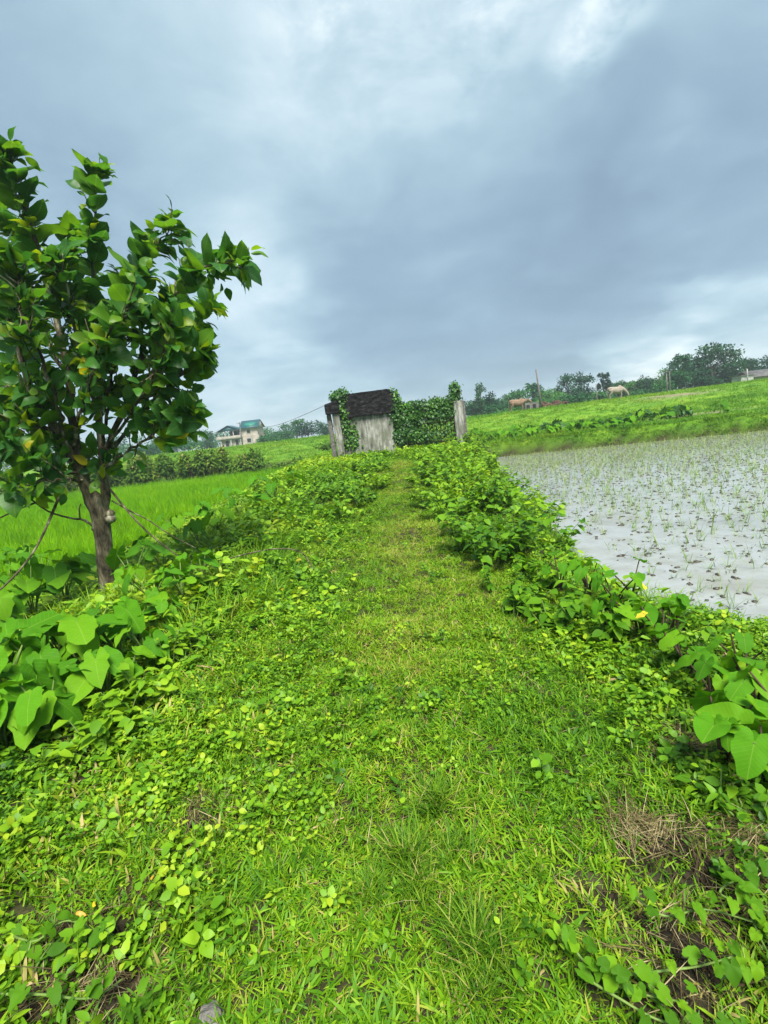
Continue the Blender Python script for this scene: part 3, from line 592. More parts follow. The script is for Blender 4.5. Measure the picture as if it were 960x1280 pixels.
# creepers
VL = leaf_t(0.8, 0.12, 0.3, 0.3, 0.68, 1.0, 0.85)
def creeper(label, blobs, n, seed, size=(0.055, 0.11), strands=0, hole=None):
    r = np.random.default_rng(seed); root = thing('climbing_creeper', label, 'creeper', (blobs[0][0][0], GD, gz(blobs[0][0][0])), 'creepers over the gate and wall')
    base = np.array(root.location); a = Acc(); w = np.array([b[2] for b in blobs], float); w /= w.sum()
    k = r.choice(len(blobs), n, p=w)
    C = np.array([b[0] for b in blobs])[k]; R_ = np.array([b[1] for b in blobs])[k]
    d = unit(r.normal(0, 1, (n, 3))); rad = r.uniform(0.55, 1.1, (n, 1)) ** 0.6
    p = C + d * R_ * rad + r.normal(0, .05, (n, 3)) + np.stack([0 * k, 0 * k, .16 * (fbm(C[:, 0] * 3 + d[:, 0], d[:, 0] * 3, seed + 3) - .45)], -1)
    if hole is not None: kk = hole(p, r); p = p[kk]; d = d[kk]; n = len(p)
    ld = unit(np.array([0, -0.25, -0.55]) + r.normal(0, .55, (n, 3))); nn = unit(d * [0.6, 1.2, 0.6] + [0, -0.3, 0.7] + r.normal(0, .35, (n, 3)))
    cl = fbm(p[:, 0] * 2.5, p[:, 2] * 2.5, seed)
    a.add(*scatter(VL, frames(ld, nn), r.uniform(*size, n), p - base, np.clip(0.42 + 0.8 * (cl - 0.5) + r.normal(0, .16, n), 0, 1)))
    tag(link('foliage', a.mesh('foliage'), m_vine, root), kind='stuff')
    s = Acc()
    for i in range(strands):
        q = p[r.integers(n)] - base; q2 = q + [r.normal(0, .15), r.normal(0, .05), 0]; q2[2] = gz(q2[0] + base[0]) - base[2] - 0.05
        mid = (q + q2) / 2 + r.normal(0, .08, 3)
        P_, T_ = tube(smooth_line([q, mid, q2], 8), 0.009, 4); s.add(P_, T_)
    link('stem', s.mesh('stem', True), m_dstem, root)
    return root
def B(u, v, ru, rv, w, D=GD, dy=0.2):
    p = at(u, v, D); return (p, np.array([ru * D / F, dy, rv * D / F]), w)
creeper('dark green creeper spilling over the wall end beside the leaning pillar', [B(428, 498, 10, 10, 2), B(430, 515, 8, 12, 2), B(434, 535, 9, 14, 3), B(438, 552, 9, 10, 2), B(420, 496, 7, 5, 1), B(437, 556, 14, 5, 1), B(440, 543, 8, 12, 2), B(426, 508, 9, 12, 2)], 4200, 101, strands=10)
def hole(p, r):
    u, v, _ = proj(p); v2 = v + 0.114 * (u - 530)
    win = ((v2 > 522) & (v2 < 533) & (u > 512) & (u < 566)); win2 = ((v2 > 536) & (v2 < 552) & (u > 540) & (u < 566))
    q = r.uniform(0, 1, len(p)); return ~((win & (q < 0.6)) | (win2 & (q < 0.4)))
creeper('thick curtain of creeper hanging over the iron gate', [B(500, 522, 9, 18, 4), B(500, 545, 10, 12, 3), B(492, 500, 7, 11, 2), B(516, 512, 12, 9, 3), B(535, 511, 12, 9, 3), B(552, 508, 12, 9, 3), B(566, 515, 6, 14, 2), B(520, 544, 16, 10, 3), B(543, 545, 14, 9, 2), B(560, 540, 8, 10, 1), B(530, 525, 36, 10, 2), B(545, 502, 5, 4, .6), B(510, 535, 14, 16, 4), B(512, 520, 16, 14, 4), B(548, 518, 18, 11, 4), B(530, 506, 34, 5, 3), B(492, 515, 7, 14, 2)], 11000, 102, strands=34, hole=hole)
creeper('upright tuft of creeper rising above the white end pillar', [B(569, 487, 6, 8, 2), B(568, 497, 7, 9, 2), B(566, 508, 6, 9, 1)], 900, 103, strands=4)

# ------------------------------------------------------------------ leafy tree by the field
TD = 5.75
tb = gnd(134, 748); TD = float(tb[1]); tree = thing('leafy_tree', 'young broad-leaved tree with forked trunk and yellowing inner leaves beside rice field', 'tree', (tb[0], tb[1], tb[2] - 0.05))
tbase = np.array(tree.location)
def tp(u, v, dy=0.0): return at(u, v, TD + dy) - tbase
tr_ = np.random.default_rng(77)
def limb(pts, r0, r1, n=22, wob=0.012, sides=8):
    L = smooth_line(np.array(pts), n); L[1:-1] += tr_.normal(0, wob, (n - 2, 3)); return L, np.linspace(r0, r1, n)
trk = smooth_line(np.array([tp(135, 757), tp(135, 735), tp(131, 690), tp(127, 655), tp(122, 632), tp(114, 616)]), 18)
trr = np.interp(np.linspace(0, 1, 18), [0, .12, .45, .72, .86, 1], [0.135, 0.108, 0.098, 0.106, 0.092, 0.066])
P_, T_ = tube(trk, trr, 14); nrm = P_ - np.repeat(trk, 14, 0)
P_ = P_ + unit(nrm) * (0.035 * (fbm(P_[:, 2] * 4 + 9, P_[:, 0] * 9, 12) - 0.5))[:, None]
link('trunk', tri_mesh('trunk', P_, T_, smooth=True), m_bark, tree)
# knots and pale scars
for (u, v, s_) in ((138, 648, .055), (137, 642, .045), (120, 660, .035)):
    P_, T_ = tube(np.array([tp(u - 3, v + 2, -.05), tp(u + 2, v - 1, -.06), tp(u + 4, v - 3, -.07)]), [s_, s_ * 1.1, s_ * .5], 8); link('knot', tri_mesh('knot', P_, T_, smooth=True), m_bark, tree)
LIMBS = [
    ([(124, 648, 0), (108, 608, -.05), (94, 574, -.1), (72, 541, -.2), (45, 500, -.35), (18, 420, -.5), (-20, 320, -.6)], .112, .016),
    ([(129, 655, 0), (133, 611, .05), (129, 567, .1), (124, 500, .15), (118, 400, .1), (116, 310, 0), (121, 222, -.1)], .09, .008),
    ([(97, 578, -.1), (92, 530, 0), (78, 440, .1), (50, 320, 0), (28, 250, -.1), (12, 198, -.2)], .075, .010),
    ([(129, 570, .1), (150, 522, .0), (188, 420, -.2), (222, 365, -.3), (258, 333, -.35), (302, 334, -.4)], .055, .006),
    ([(138, 545, .05), (180, 478, .2), (222, 425, .3), (262, 385, .35)], .04, .006),
    ([(140, 560, 0), (185, 510, -.15), (225, 470, -.25), (248, 440, -.3)], .035, .005),
    ([(130, 585, .0), (165, 560, -.2), (205, 535, -.35), (236, 518, -.4)], .03, .005),
    ([(122, 490, .15), (150, 400, .3), (180, 330, .35), (214, 285, .35)], .04, .006),
    ([(72, 541, -.2), (35, 530, -.4), (-20, 525, -.5)], .04, .01),
    ([(60, 520, -.3), (20, 490, .1), (-30, 470, .3)], .04, .01),
    ([(85, 480, .1), (60, 420, .45), (30, 330, .6), (-15, 240, .6)], .04, .008),
    ([(124, 480, .15), (98, 430, -.3), (85, 370, -.5), (72, 330, -.55)], .035, .006),
    ([(100, 590, -.1), (75, 590, -.35), (35, 575, -.5), (-5, 560, -.6)], .03, .006),
    ([(104, 600, -.1), (70, 600, -.4), (30, 605, -.6), (-20, 600, -.7)], .025, .006),
    ([(90, 560, -.1), (105, 500, -.5), (130, 430, -.7), (160, 380, -.8)], .03, .006),
    ([(80, 548, -.2), (60, 470, -.6), (30, 400, -.8), (20, 330, -.8)], .03, .006),
    ([(127, 560, .1), (140, 480, -.2), (160, 410, -.35), (172, 350, -.4)], .03, .005),
    ([(122, 520, .1), (105, 440, .4), (98, 370, .5), (92, 300, .5)], .03, .005),
    ([(135, 560, 0), (175, 500, -.5), (200, 450, -.65), (214, 405, -.7)], .028, .005),
    ([(92, 560, -.1), (60, 500, .3), (35, 440, .45), (10, 390, .5)], .03, .006),
    ([(110, 600, 0), (80, 560, .4), (40, 545, .6), (0, 470, .7)], .035, .006),
]
leafP = []; leafD = []; leafS = []
for pts_, r0, r1 in LIMBS:
    L, rr_ = limb([tp(*q) for q in pts_], r0 * .74, r1 * .8)
    P_, T_ = tube(L, rr_, 8); link('branch', tri_mesh('branch', P_, T_, smooth=True), m_bark, tree)
    seglen = np.linalg.norm(L[-1] - L[0])
    start = 8
    # side twigs
    nt_ = int(9 + seglen * 8)
    for k in range(nt_):
        i = tr_.integers(start - 4, 22); b_ = L[i]; ax = unit(L[min(i + 1, 21)] - L[i - 1])
        d = unit(ax * 0.8 + tr_.normal(0, .55, 3) + [0, 0, .3]); ln = tr_.uniform(.16, .46) * (1 - 0.55 * i / 22)
        q = np.array([b_, b_ + d * ln * .5 + tr_.normal(0, .02, 3), b_ + d * ln + [0, 0, .04]])
        P_, T_ = tube(smooth_line(q, 6), np.linspace(.009, .004, 6), 4); link('twig', tri_mesh('twig', P_, T_, smooth=True), m_bark, tree)
        for f in np.linspace(.3, 1, tr_.integers(4, 7)):
            leafP.append(b_ + d * ln * f); leafD.append(d); leafS.append(tr_.uniform(.11, .25) * (1 - .25 * i / 22))
    for f in np.linspace(.55, 1, int(7 + seglen * 6)):
        j = f * 21; i = min(int(j), 20); p = L[i] + (L[i + 1] - L[i]) * (j - i); leafP.append(p); leafD.append(unit(L[i + 1] - L[i])); leafS.append(tr_.uniform(.22, .36))
    for q in range(6):
        leafP.append(L[-1]); leafD.append(unit(L[-1] - L[-3])); leafS.append(tr_.uniform(.16, .26))
leafP = np.array(leafP); leafD = np.array(leafD); leafS = np.array(leafS); nl = len(leafP)
# each leaf springs sideways from its twig and droops
rd = tr_.normal(0, 1, (nl, 3)); side = unit(rd - leafD * np.sum(rd * leafD, -1, keepdims=True))
ld = unit(side * 0.8 + leafD * 0.6 + np.array([0, 0, -0.02]) + tr_.normal(0, .15, (nl, 3))); nn = unit(np.array([0, -0.2, 0.75]) + 0.7 * unit(leafP - tp(110, 420)) + tr_.normal(0, .5, (nl, 3)))
R_ = frames(ld, nn); leafP = leafP + ld * 0.03
uu, vv, dd = proj(leafP + tbase); keep = ~((vv > 545) & (uu > 150) & (tr_.uniform(0, 1, nl) < .6))
leafP, R_, leafS, uu, vv, dd = leafP[keep], R_[keep], leafS[keep], uu[keep], vv[keep], dd[keep]; nl = len(leafP)
def big_leaf(w, fold, droop, seed):
    r = np.random.default_rng(seed); P_ = []; st = np.linspace(0, 1, 7)
    hw = w / 2 * np.array([0.05, .74, 1.0, 1.0, .85, .52, 0.0])
    for y, h in zip(st, hw):
        z = -droop * y * y + 0.035 * math.sin(y * 8 + seed)
        P_ += [[-h, y, z + fold * h + r.normal(0, .012)], [0, y, z], [h, y, z + fold * h + r.normal(0, .012)]]
    T_ = []
    for i in range(6):
        a0 = i * 3
        for o_ in (0, 1): T_ += [[a0 + o_, a0 + o_ + 1, a0 + o_ + 4], [a0 + o_, a0 + o_ + 4, a0 + o_ + 3]]
    return np.array(P_), np.array(T_)
TLV = []
for k in range(6):
    P_, T_ = big_leaf(0.62 + 0.07 * (k % 3), 0.04 + .11 * (k % 3), -0.08 + 0.16 * (k % 4), k); me = tri_mesh('leaf', P_, T_, np.full(len(P_), 0.5), True); me.materials.append(m_tree); TLV.append(me)
yl = TLV[0].copy(); yl.materials.clear(); yl.materials.append(m_yellow)
vis = (uu > -40) & (uu < 340) & (vv > 120)
score = np.where(vis, leafS / dd, 0) * (1 + 0.6 * (dd < TD + .1))
order = np.argsort(-score); big = order[:300]; rest = order[300:]
def mat4(R, s, t): 
    m_ = np.eye(4); m_[:3, :3] = R * s; m_[:3, 3] = t; return Matrix(m_.tolist())
for j, i in enumerate(big):
    yel = (j % 75 == 5) and vv[i] > 360 and leafS[i] < .26
    o = link('leaf', yl if yel else TLV[j % 6], None, tree); o.matrix_basis = mat4(R_[i], leafS[i], leafP[i])
a = Acc(); LT = big_leaf(0.58, .25, .25, 3); lvv = np.clip(0.45 + tr_.normal(0, .25, len(rest)), 0, .84); lvv[tr_.uniform(0, 1, len(rest)) < .012] = 1.0
a.add(*scatter(LT, R_[rest], leafS[rest], leafP[rest], lvv))
tag(link('foliage', a.mesh('foliage', True), m_treef, tree), kind='stuff')
# low bare side shoots of the tree
for pts_, r0 in (([(120, 660, 0), (105, 650, -.1), (90, 648, -.2), (62, 640, -.3), (40, 625, -.35)], .016), ([(82, 598, -.1), (66, 640, -.5), (42, 690, -.8), (8, 730, -1.0), (-30, 760, -1.1)], .016),
                 ([(100, 648, -.15), (99, 636, -.15), (101, 630, -.15)], .01), ([(138, 612, 0), (165, 645, -.2), (196, 675, -.3), (235, 704, -.4)], .014), ([(140, 626, 0), (165, 640, -.1), (185, 650, -.1), (215, 670, -.1), (245, 685, -.1)], .010),
                 ([(45, 628, -.3), (20, 638, -.5), (-10, 652, -.6)], .012)):
    L = smooth_line(np.array([tp(*q) for q in pts_]), 14); P_, T_ = tube(L, np.linspace(r0, r0 * .55, 14), 6); link('shoot', tri_mesh('shoot', P_, T_, smooth=True), m_bark, tree)
q0 = gnd(232, 703); L = smooth_line(np.array([at(235, 700, 5.9), at(255, 706, 5.8), at(310, 692, 5.7), at(347, 686, 5.6), at(376, 690, 5.5), at(392, 712, 5.2)]), 22)
L[:, 2] = np.maximum(L[:, 2], H(L[:, 0], L[:, 1]) + 0.05)
P_, T_ = tube(L, np.linspace(.013, .006, 22), 6); tag(link('dead_branch', tri_mesh('dead_branch', P_, T_, smooth=True), m_bark), 'thin bare dead branch lying across weeds beside the tree', 'branch')

# ------------------------------------------------------------------ taro plants
def taro_leaf(seed):
    r = np.random.default_rng(seed); th = np.linspace(-math.pi, math.pi, 25)[:-1]; a_ = np.abs(th)
    rad = np.interp(a_, np.radians([0, 12, 30, 60, 90, 120, 145, 160, 172, 180]), [1.0, .88, .70, .54, .47, .46, .50, .44, .22, .07])
    rad = rad * (1 + .05 * r.normal(0, 1, 24)); rad[r.integers(2, 22)] *= .82; P_ = [[0, 0, 0]]; T_ = []
    fo = r.uniform(-.1, .55); dr = r.uniform(.05, .6); wv = r.uniform(.03, .08); ph = r.uniform(0, 6)
    for k, f in enumerate((.4, .75, 1.0)):
        for j in range(24):
            x = math.sin(th[j]) * rad[j] * f; y = math.cos(th[j]) * rad[j] * f
            z = fo * abs(x) * (1 - .6 * abs(x)) - dr * (y * abs(y)) * .6 + wv * math.sin(5 * th[j] + ph) * f * f
            P_.append([x, y, z])
    for j in range(24):
        k = (j + 1) % 24; T_.append([0, 1 + k, 1 + j])
        for q in range(2):
            a0, b0 = 1 + q * 24 + j, 1 + q * 24 + k; T_ += [[a0, b0, b0 + 24], [a0, b0 + 24, a0 + 24]]
    me = tri_mesh('leaf', np.array(P_), np.array(T_), np.full(len(P_), .5), True); me.materials.append(m_taro); return me
TLF = [taro_leaf(300 + k) for k in range(8)]
TYL = TLF[1].copy(); TYL.materials.clear(); TYL.materials.append(m_yellow)
kr = np.random.default_rng(88)
def taro(pos, size, hgt, n, label, group, yellow=False, dark=False, aim=None):
    root = thing('taro_plant', label, 'taro', (pos[0], pos[1], float(H(pos[0], pos[1])) - 0.02), group)
    if yellow: root['label'] = label.replace('taro plant', 'taro plant with one yellowed leaf')
    az0 = kr.uniform(0, 6.28)
    for k in range(n):
        az = az0 + k * 2.4 + kr.normal(0, .4); out = np.array([math.cos(az), math.sin(az), 0])
        h = hgt * kr.uniform(.55, 1.1); top = out * h * kr.uniform(.2, .55) + [0, 0, h]
        q = np.array([out * .015, out * h * .10 + [0, 0, h * .5], top])
        P_, T_ = tube(smooth_line(q, 8), np.linspace(.011, .006, 8) * (0.6 + size), 6)
        link('stalk', tri_mesh('stalk', P_, T_, smooth=True), m_dstem if dark else m_stem, root)
        tilt = kr.uniform(-.15, 1.05); d = out * math.cos(tilt) - np.array([0, 0, 1]) * math.sin(tilt); nn_ = np.array([0, 0, 1.]) + out * .5 + kr.normal(0, .25, 3)
        R1 = frames(d[None], nn_[None])[0]; s_ = size * kr.uniform(.65, 1.15) * (.6 if yellow and k == 1 else 1)
        o = link('leaf', TYL if (yellow and k == 1) else TLF[kr.integers(8)], None, root); o.matrix_basis = mat4(R1, s_, top)
    return root
LB = 'broad-leaved taro plant in the thicket below the leafy tree'
for (u, v, s_, h, n) in ((8, 800, .34, .55, 6), (45, 780, .36, .6, 6), (85, 765, .34, .6, 6), (15, 742, .34, .55, 6), (60, 735, .32, .55, 5), (170, 742, .28, .5, 5), (205, 722, .26, .45, 5), (105, 740, .3, .5, 5),
                        (25, 850, .32, .45, 5), (80, 835, .30, .42, 5), (125, 815, .24, .36, 5), (40, 905, .30, .34, 5), (95, 890, .24, .30, 5), (175, 800, .22, .32, 6), (160, 860, .20, .28, 5), (215, 790, .18, .28, 5), (5, 935, .30, .30, 4),
                        (150, 830, .26, .42, 5), (110, 850, .28, .42, 5), (60, 865, .30, .45, 5), (135, 880, .22, .34, 5), (190, 835, .2, .34, 5), (195, 770, .24, .4, 6), (230, 755, .24, .4, 6), (255, 735, .24, .4, 5), (65, 920, .26, .34, 5), (15, 890, .32, .45, 5), (-40, 870, .34, .5, 5), (-30, 780, .36, .6, 6), (5, 720, .3, .5, 5), (40, 715, .3, .5, 5)):
    p = gnd(u, v); taro(p, s_ * .78, h * 1.1, n + 3, LB.replace('broad-leaved', 'large' if s_ > .33 else 'mid-sized' if s_ > .25 else 'small') if abs(u - 134) > 75 or v > 790 else 'broad-leaved taro plant growing right beside the tree trunk', 'taro thicket below the leafy tree', yellow=(u in (175, 25)))
LB2 = 'pale taro plant rising from weeds at edge of green rice field'
for (u, v, s_, h, n) in ((250, 690, .24, .5, 5), (225, 675, .26, .5, 5), (275, 668, .24, .5, 5), (300, 650, .24, .5, 5), (255, 655, .24, .5, 5), (325, 640, .22, .45, 5), (290, 635, .24, .5, 5), (345, 622, .24, .5, 5), (320, 620, .24, .5, 5), (370, 610, .24, .5, 4)):
    taro(gnd(u, v), s_, h, n, LB2, 'taro along the rice field edge')
LB3 = 'dark-stalked taro plant leaning over the edge of flooded paddy'
for (u, v, s_, h, n) in ((905, 960, .17, .30, 6), (955, 990, .18, .30, 6), (945, 900, .16, .30, 6), (890, 880, .15, .30, 5), (985, 930, .18, .32, 5), (860, 850, .14, .26, 5), (925, 850, .15, .30, 4),
                        (800, 800, .17, .34, 5), (830, 815, .16, .30, 5), (770, 770, .16, .34, 5), (735, 745, .16, .36, 5), (760, 800, .15, .28, 5), (700, 740, .15, .32, 5), (790, 760, .15, .34, 4), (845, 790, .14, .3, 4)):
    taro(gnd(u, v), s_ * .75, h, n + 1, LB3, 'taro along the paddy edge', yellow=(u in (800, 790, 830)), dark=True)
# dark belt of big-leaved plants in the ditch behind the paddy
m_ditch = leaf_mat('ditch_leaf', [(0, (0.012, 0.052, 0.008)), (0.5, (0.030, 0.105, 0.010)), (1, (0.080, 0.20, 0.014))], 0.28, 0.45, 0.25, tint='OBJ', lvamp=0.2)
TLF_near = TLF; TLF = []
for me in TLF_near: q = me.copy(); q.materials.clear(); q.materials.append(m_ditch); TLF.append(q)
TLF_dark = list(TLF)
LB4 = 'dark broad-leaved plant in the ditch belt below the grazing bank'
for i, x in enumerate(np.linspace(8.4, 17.8, 34)):
    y = yfar(x) + 4.6 + 0.7 * math.sin(i * 1.7) - .05 * (x - 8); (TLF.__setitem__(slice(None), TLF_near if kr.uniform() < .35 else TLF_dark)); kq = kr.uniform(.55, 1.15); taro((x + kr.normal(0, .3), y + kr.normal(0, .35), 0), kq * (.34 if i < 18 else .38), kq * (.45 if i < 18 else .55), 7, LB4, 'ditch plants behind the paddy')
LB5 = 'dark broad-leaved plant on brow of the mud bank above paddy'
for i, x in enumerate(np.linspace(5.2, 12.5, 24)):
    taro((x, yfar(x) + 1.5 + 0.35 * math.sin(i * 2.1), 0), .30, .42, 6, LB5, 'plants along the paddy bank brow')
for i, x in enumerate(np.linspace(27.0, 34, 13)):
    taro((x, 32.2 + 0.6 * math.sin(i * 2.3), 0), .46, .55, 6, 'broad-leaved plant in the dip high on the pasture slope', 'plants in the pasture dip')
TLF = TLF_near

# ------------------------------------------------------------------ leafy weed bushes
WLV = []
for k in range(5):
    P_, T_ = leaf_h(.56 + .08 * (k % 3), .1 + .1 * (k % 3), .1 + .1 * k, .03 - .02 * k); me = tri_mesh('leaf', P_, T_, np.full(len(P_), .3 + .1 * k), True); me.materials.append(m_weed); WLV.append(me)
br = np.random.default_rng(99)
def weed_bush(u, v, R, Hh, n, L, label, group=None, parts=True, pos=None):
    p = gnd(u, v) if pos is None else pos; root = thing('weed_bush', label, 'weed', (p[0], p[1], float(H(p[0], p[1])) - .02), group)
    ns = max(4, n // 9); st = Acc(); LP = []; LDs = []
    for k in range(ns):
        az = br.uniform(0, 6.28); rr_ = R * math.sqrt(br.uniform(0, 1)); top = np.array([math.cos(az) * rr_, math.sin(az) * rr_, Hh * br.uniform(.5, 1.1) * (1 - .4 * (rr_ / R) ** 2)])
        q = smooth_line(np.array([top * [.25, .25, 0], top * [.6, .6, .6], top]), 8); P_, T_ = tube(q, np.linspace(.006, .0025, 8), 4); st.add(P_, T_)
        for f in np.linspace(.3, 1, max(3, n // ns)):
            i = min(int(f * 7), 6); a_ = br.uniform(0, 6.28); LP.append(q[i] + (q[i + 1] - q[i]) * (f * 7 - i)); LDs.append([math.cos(a_), math.sin(a_), br.uniform(-.45, .35)])
    link('stem', st.mesh('stem', True), m_stem, root)
    LP = np.array(LP); LDs = np.array(LDs); R1 = frames(LDs, np.array([0, 0, 1.]) + br.normal(0, .3, LP.shape)); S = br.uniform(L * .6, L * 1.25, len(LP))
    if parts:
        for i in range(len(LP)): o = link('leaf', WLV[i % 5], None, root); o.matrix_basis = mat4(R1[i], S[i], LP[i])
    else:
        a = Acc(); a.add(*scatter(leaf_t(.62, .16, .25), R1, S, LP, br.uniform(0, 1, len(LP)))); tag(link('foliage', a.mesh('foliage', True), m_weedl, root), kind='stuff')
G1 = 'weed bushes along the paddy shoulder'
weed_bush(690, 790, .24, .36, 60, .10, 'bushy broad-leaved weed drooping onto the path edge', G1)
weed_bush(660, 760, .22, .28, 44, .095, 'low spreading weed beside the taro on paddy shoulder', G1)
weed_bush(730, 800, .20, .30, 44, .09, 'dense small weed below the dark-stalked taro', G1)
weed_bush(650, 715, .22, .30, 40, .10, 'weed bush behind the drooping path-edge weed', G1)
for (u, v, n_, L_) in ((640, 775, 50, .085), (705, 765, 60, .09), (745, 775, 50, .09), (675, 735, 50, .09), (720, 720, 44, .09), (770, 800, 44, .08), (810, 800, 40, .08), (620, 740, 36, .08), (850, 825, 36, .07)):
    weed_bush(u, v, .24, .34, n_, L_, 'leafy weed in the thick mound on paddy shoulder', 'weed mound on the paddy shoulder')
weed_bush(565, 672, .20, .34, 44, .11, 'dark green weed clump standing alone at right of path', G1)
weed_bush(600, 660, .26, .34, 44, .11, 'pale weed beside the lone dark clump', G1)
for i, (u, v) in enumerate(((640, 650), (665, 668), (625, 625), (655, 640), (600, 622), (585, 605), (630, 605), (605, 592), (575, 588), (555, 585), (590, 575), (560, 572), (640, 622), (690, 690), (540, 605), (650, 690), (675, 650), (615, 640), (590, 640), (565, 615), (580, 560), (600, 565), (615, 578), (532, 608), (545, 632), (530, 590), (560, 650), (585, 690), (610, 705), (548, 600))):
    weed_bush(u, v, .46, .62, 170, .12, 'lush waist-high weed on the shoulder between path and paddy', 'tall weeds between path and paddy', False)
for i, (u, v) in enumerate(((455, 600), (430, 610), (400, 608), (380, 625), (475, 590), (440, 590), (410, 592), (350, 640), (330, 665), (365, 650), (305, 690), (420, 625), (470, 612), (452, 632), (425, 650), (468, 585))):
    weed_bush(u, v, .46, .46, 150, .11, 'lime-green weed bush on the shoulder beside rice field', 'weeds on the rice field shoulder', False)
for i, (u, v) in enumerate(((225, 775), (260, 790), (290, 760), (250, 745), (300, 730), (330, 715), (275, 715), (210, 840), (240, 815), (180, 880), (150, 910), (345, 690), (120, 940))):
    weed_bush(u, v, .26, .30, 80, .085, 'mixed leafy weed on the verge between the tree and path', 'weeds between tree and path', False)
for i, (u, v) in enumerate(((455, 570), (480, 572), (520, 566), (545, 560), (500, 562), (435, 572))):
    weed_bush(u, v, .5, .32, 90, .12, 'low weed bush at foot of the overgrown gate', 'weeds at foot of the gate', False)
for i, (u, v, n) in enumerate(((330, 900, 24), (140, 960, 26), (60, 985, 26), (240, 880, 24), (290, 780, 24), (60, 1190, 16), (20, 1240, 16), (265, 830, 22), (375, 740, 24), (330, 745, 26))):
    weed_bush(u, v, .13, .13, n, .06, 'small leafy herb standing above the ground cover', 'small herbs in the ground cover', True)
for i, (u, v, n) in enumerate(((900, 1010, 30), (935, 980, 30), (945, 1040, 26), (880, 985, 26), (830, 900, 22), (800, 870, 22), (850, 955, 22))):
    weed_bush(u, v, .14, .16, n, .05, 'small round-leaved weed under the paddy-side taro', 'small weeds under the paddy-side taro', True)

# ------------------------------------------------------------------ heart-leaved creeper bottom right
HLV = []
for k in range(4):
    me = TLF[k].copy(); me.materials.clear(); me.materials.append(m_weed); HLV.append(me)
vr = np.random.default_rng(123)
def ground_vine(label, lines, lsize):
    root = thing('trailing_vine', label, 'vine', gnd(*lines[0][0][0])); base = np.array(root.location)
    for line, n in lines:
        pts_ = np.array([gnd(*q) for q in line]); pts_[:, 2] += .05 + .03 * vr.uniform(0, 1, len(pts_)); L = smooth_line(pts_, 20)
        P_, T_ = tube(L - base, np.linspace(.0045, .0025, 20), 5); link('stem', tri_mesh('stem', P_, T_, smooth=True), m_stem, root)
        for f in np.linspace(.03, 1, n):
            i = min(int(f * 19), 18); p = L[i] - base + [0, 0, vr.uniform(.01, .07)]; az = vr.uniform(-2.6, .6); tl = vr.uniform(-.3, .8)
            d = np.array([math.cos(az) * math.cos(tl), math.sin(az) * math.cos(tl), -math.sin(tl)]); R1 = frames(d[None], (np.array([0, -.2, 1.]) + vr.normal(0, .3, 3))[None])[0]
            o = link('leaf', HLV[vr.integers(4)], None, root); o.matrix_basis = mat4(R1, vr.uniform(.7, 1.2) * lsize, p + d * .02)
ground_vine('trailing vine with heart-shaped leaves beside the straw heap', [(((705, 1190), (740, 1230), (790, 1260), (860, 1275)), 12), (((750, 1250), (820, 1235), (880, 1225), (930, 1215)), 10), (((790, 1140), (830, 1170), (880, 1160), (940, 1180)), 8), (((720, 1240), (770, 1275), (840, 1300), (930, 1300)), 10)], .037)
ground_vine('tangle of heart-leaved vine at the wet bank below paddy-side taro', [(((965, 1090), (930, 1130), (945, 1180), (970, 1230)), 12), (((930, 1110), (900, 1140), (960, 1160), (990, 1180)), 9), (((900, 1250), (940, 1240), (980, 1270), (1000, 1280)), 9)], .037)
ground_vine('young vine with heart-shaped leaves creeping through herbs on worn ground', [(((10, 1180), (50, 1200), (90, 1175), (140, 1190)), 8), (((0, 1270), (60, 1265), (120, 1275), (160, 1250)), 8)], .04)

# ------------------------------------------------------------------ grass tufts, straw heaps, fallen leaves, stones
gr_ = np.random.default_rng(55)
m_tuft = leaf_mat('tuft_blade', [(0, (0.035, 0.11, 0.005)), (0.5, (0.085, 0.205, 0.008)), (0.85, (0.17, 0.28, 0.015)), (1, (0.38, 0.33, 0.12))], 0.28, .55, .15, tint=None, lvamp=1.0)
for (u, v, n, L0, L1) in ((545, 1010, 330, .08, .19), (510, 1075, 300, .08, .18), (570, 1070, 180, .06, .14), (520, 1110, 170, .07, .15), (600, 1190, 280, .08, .19), (605, 1240, 150, .06, .14), (575, 1160, 130, .06, .13),
                         (440, 895, 260, .07, .15), (410, 900, 140, .06, .12), (460, 1120, 120, .06, .13), (540, 780, 120, .05, .1), (150, 760, 240, .18, .42), (185, 745, 240, .16, .4), (115, 775, 160, .15, .36), (245, 770, 150, .12, .28)):
    p = gnd(u, v); a = Acc(); a.add(*blades(n, (L0, L1), (.003, .006), (.05, .85), gr_, .035 if L1 < .2 else .09, 1.0)); me = a.mesh('grass_tuft')
    near_tree = L1 > .2
    tag(link('grass_tuft', me, m_tuft, loc=p), 'tall arching grass tuft at foot of the leafy tree' if near_tree else 'dark fine-bladed grass tuft standing out on the worn path', 'grass tuft', 'tall grass tufts round the tree' if near_tree else 'grass tufts on the path')
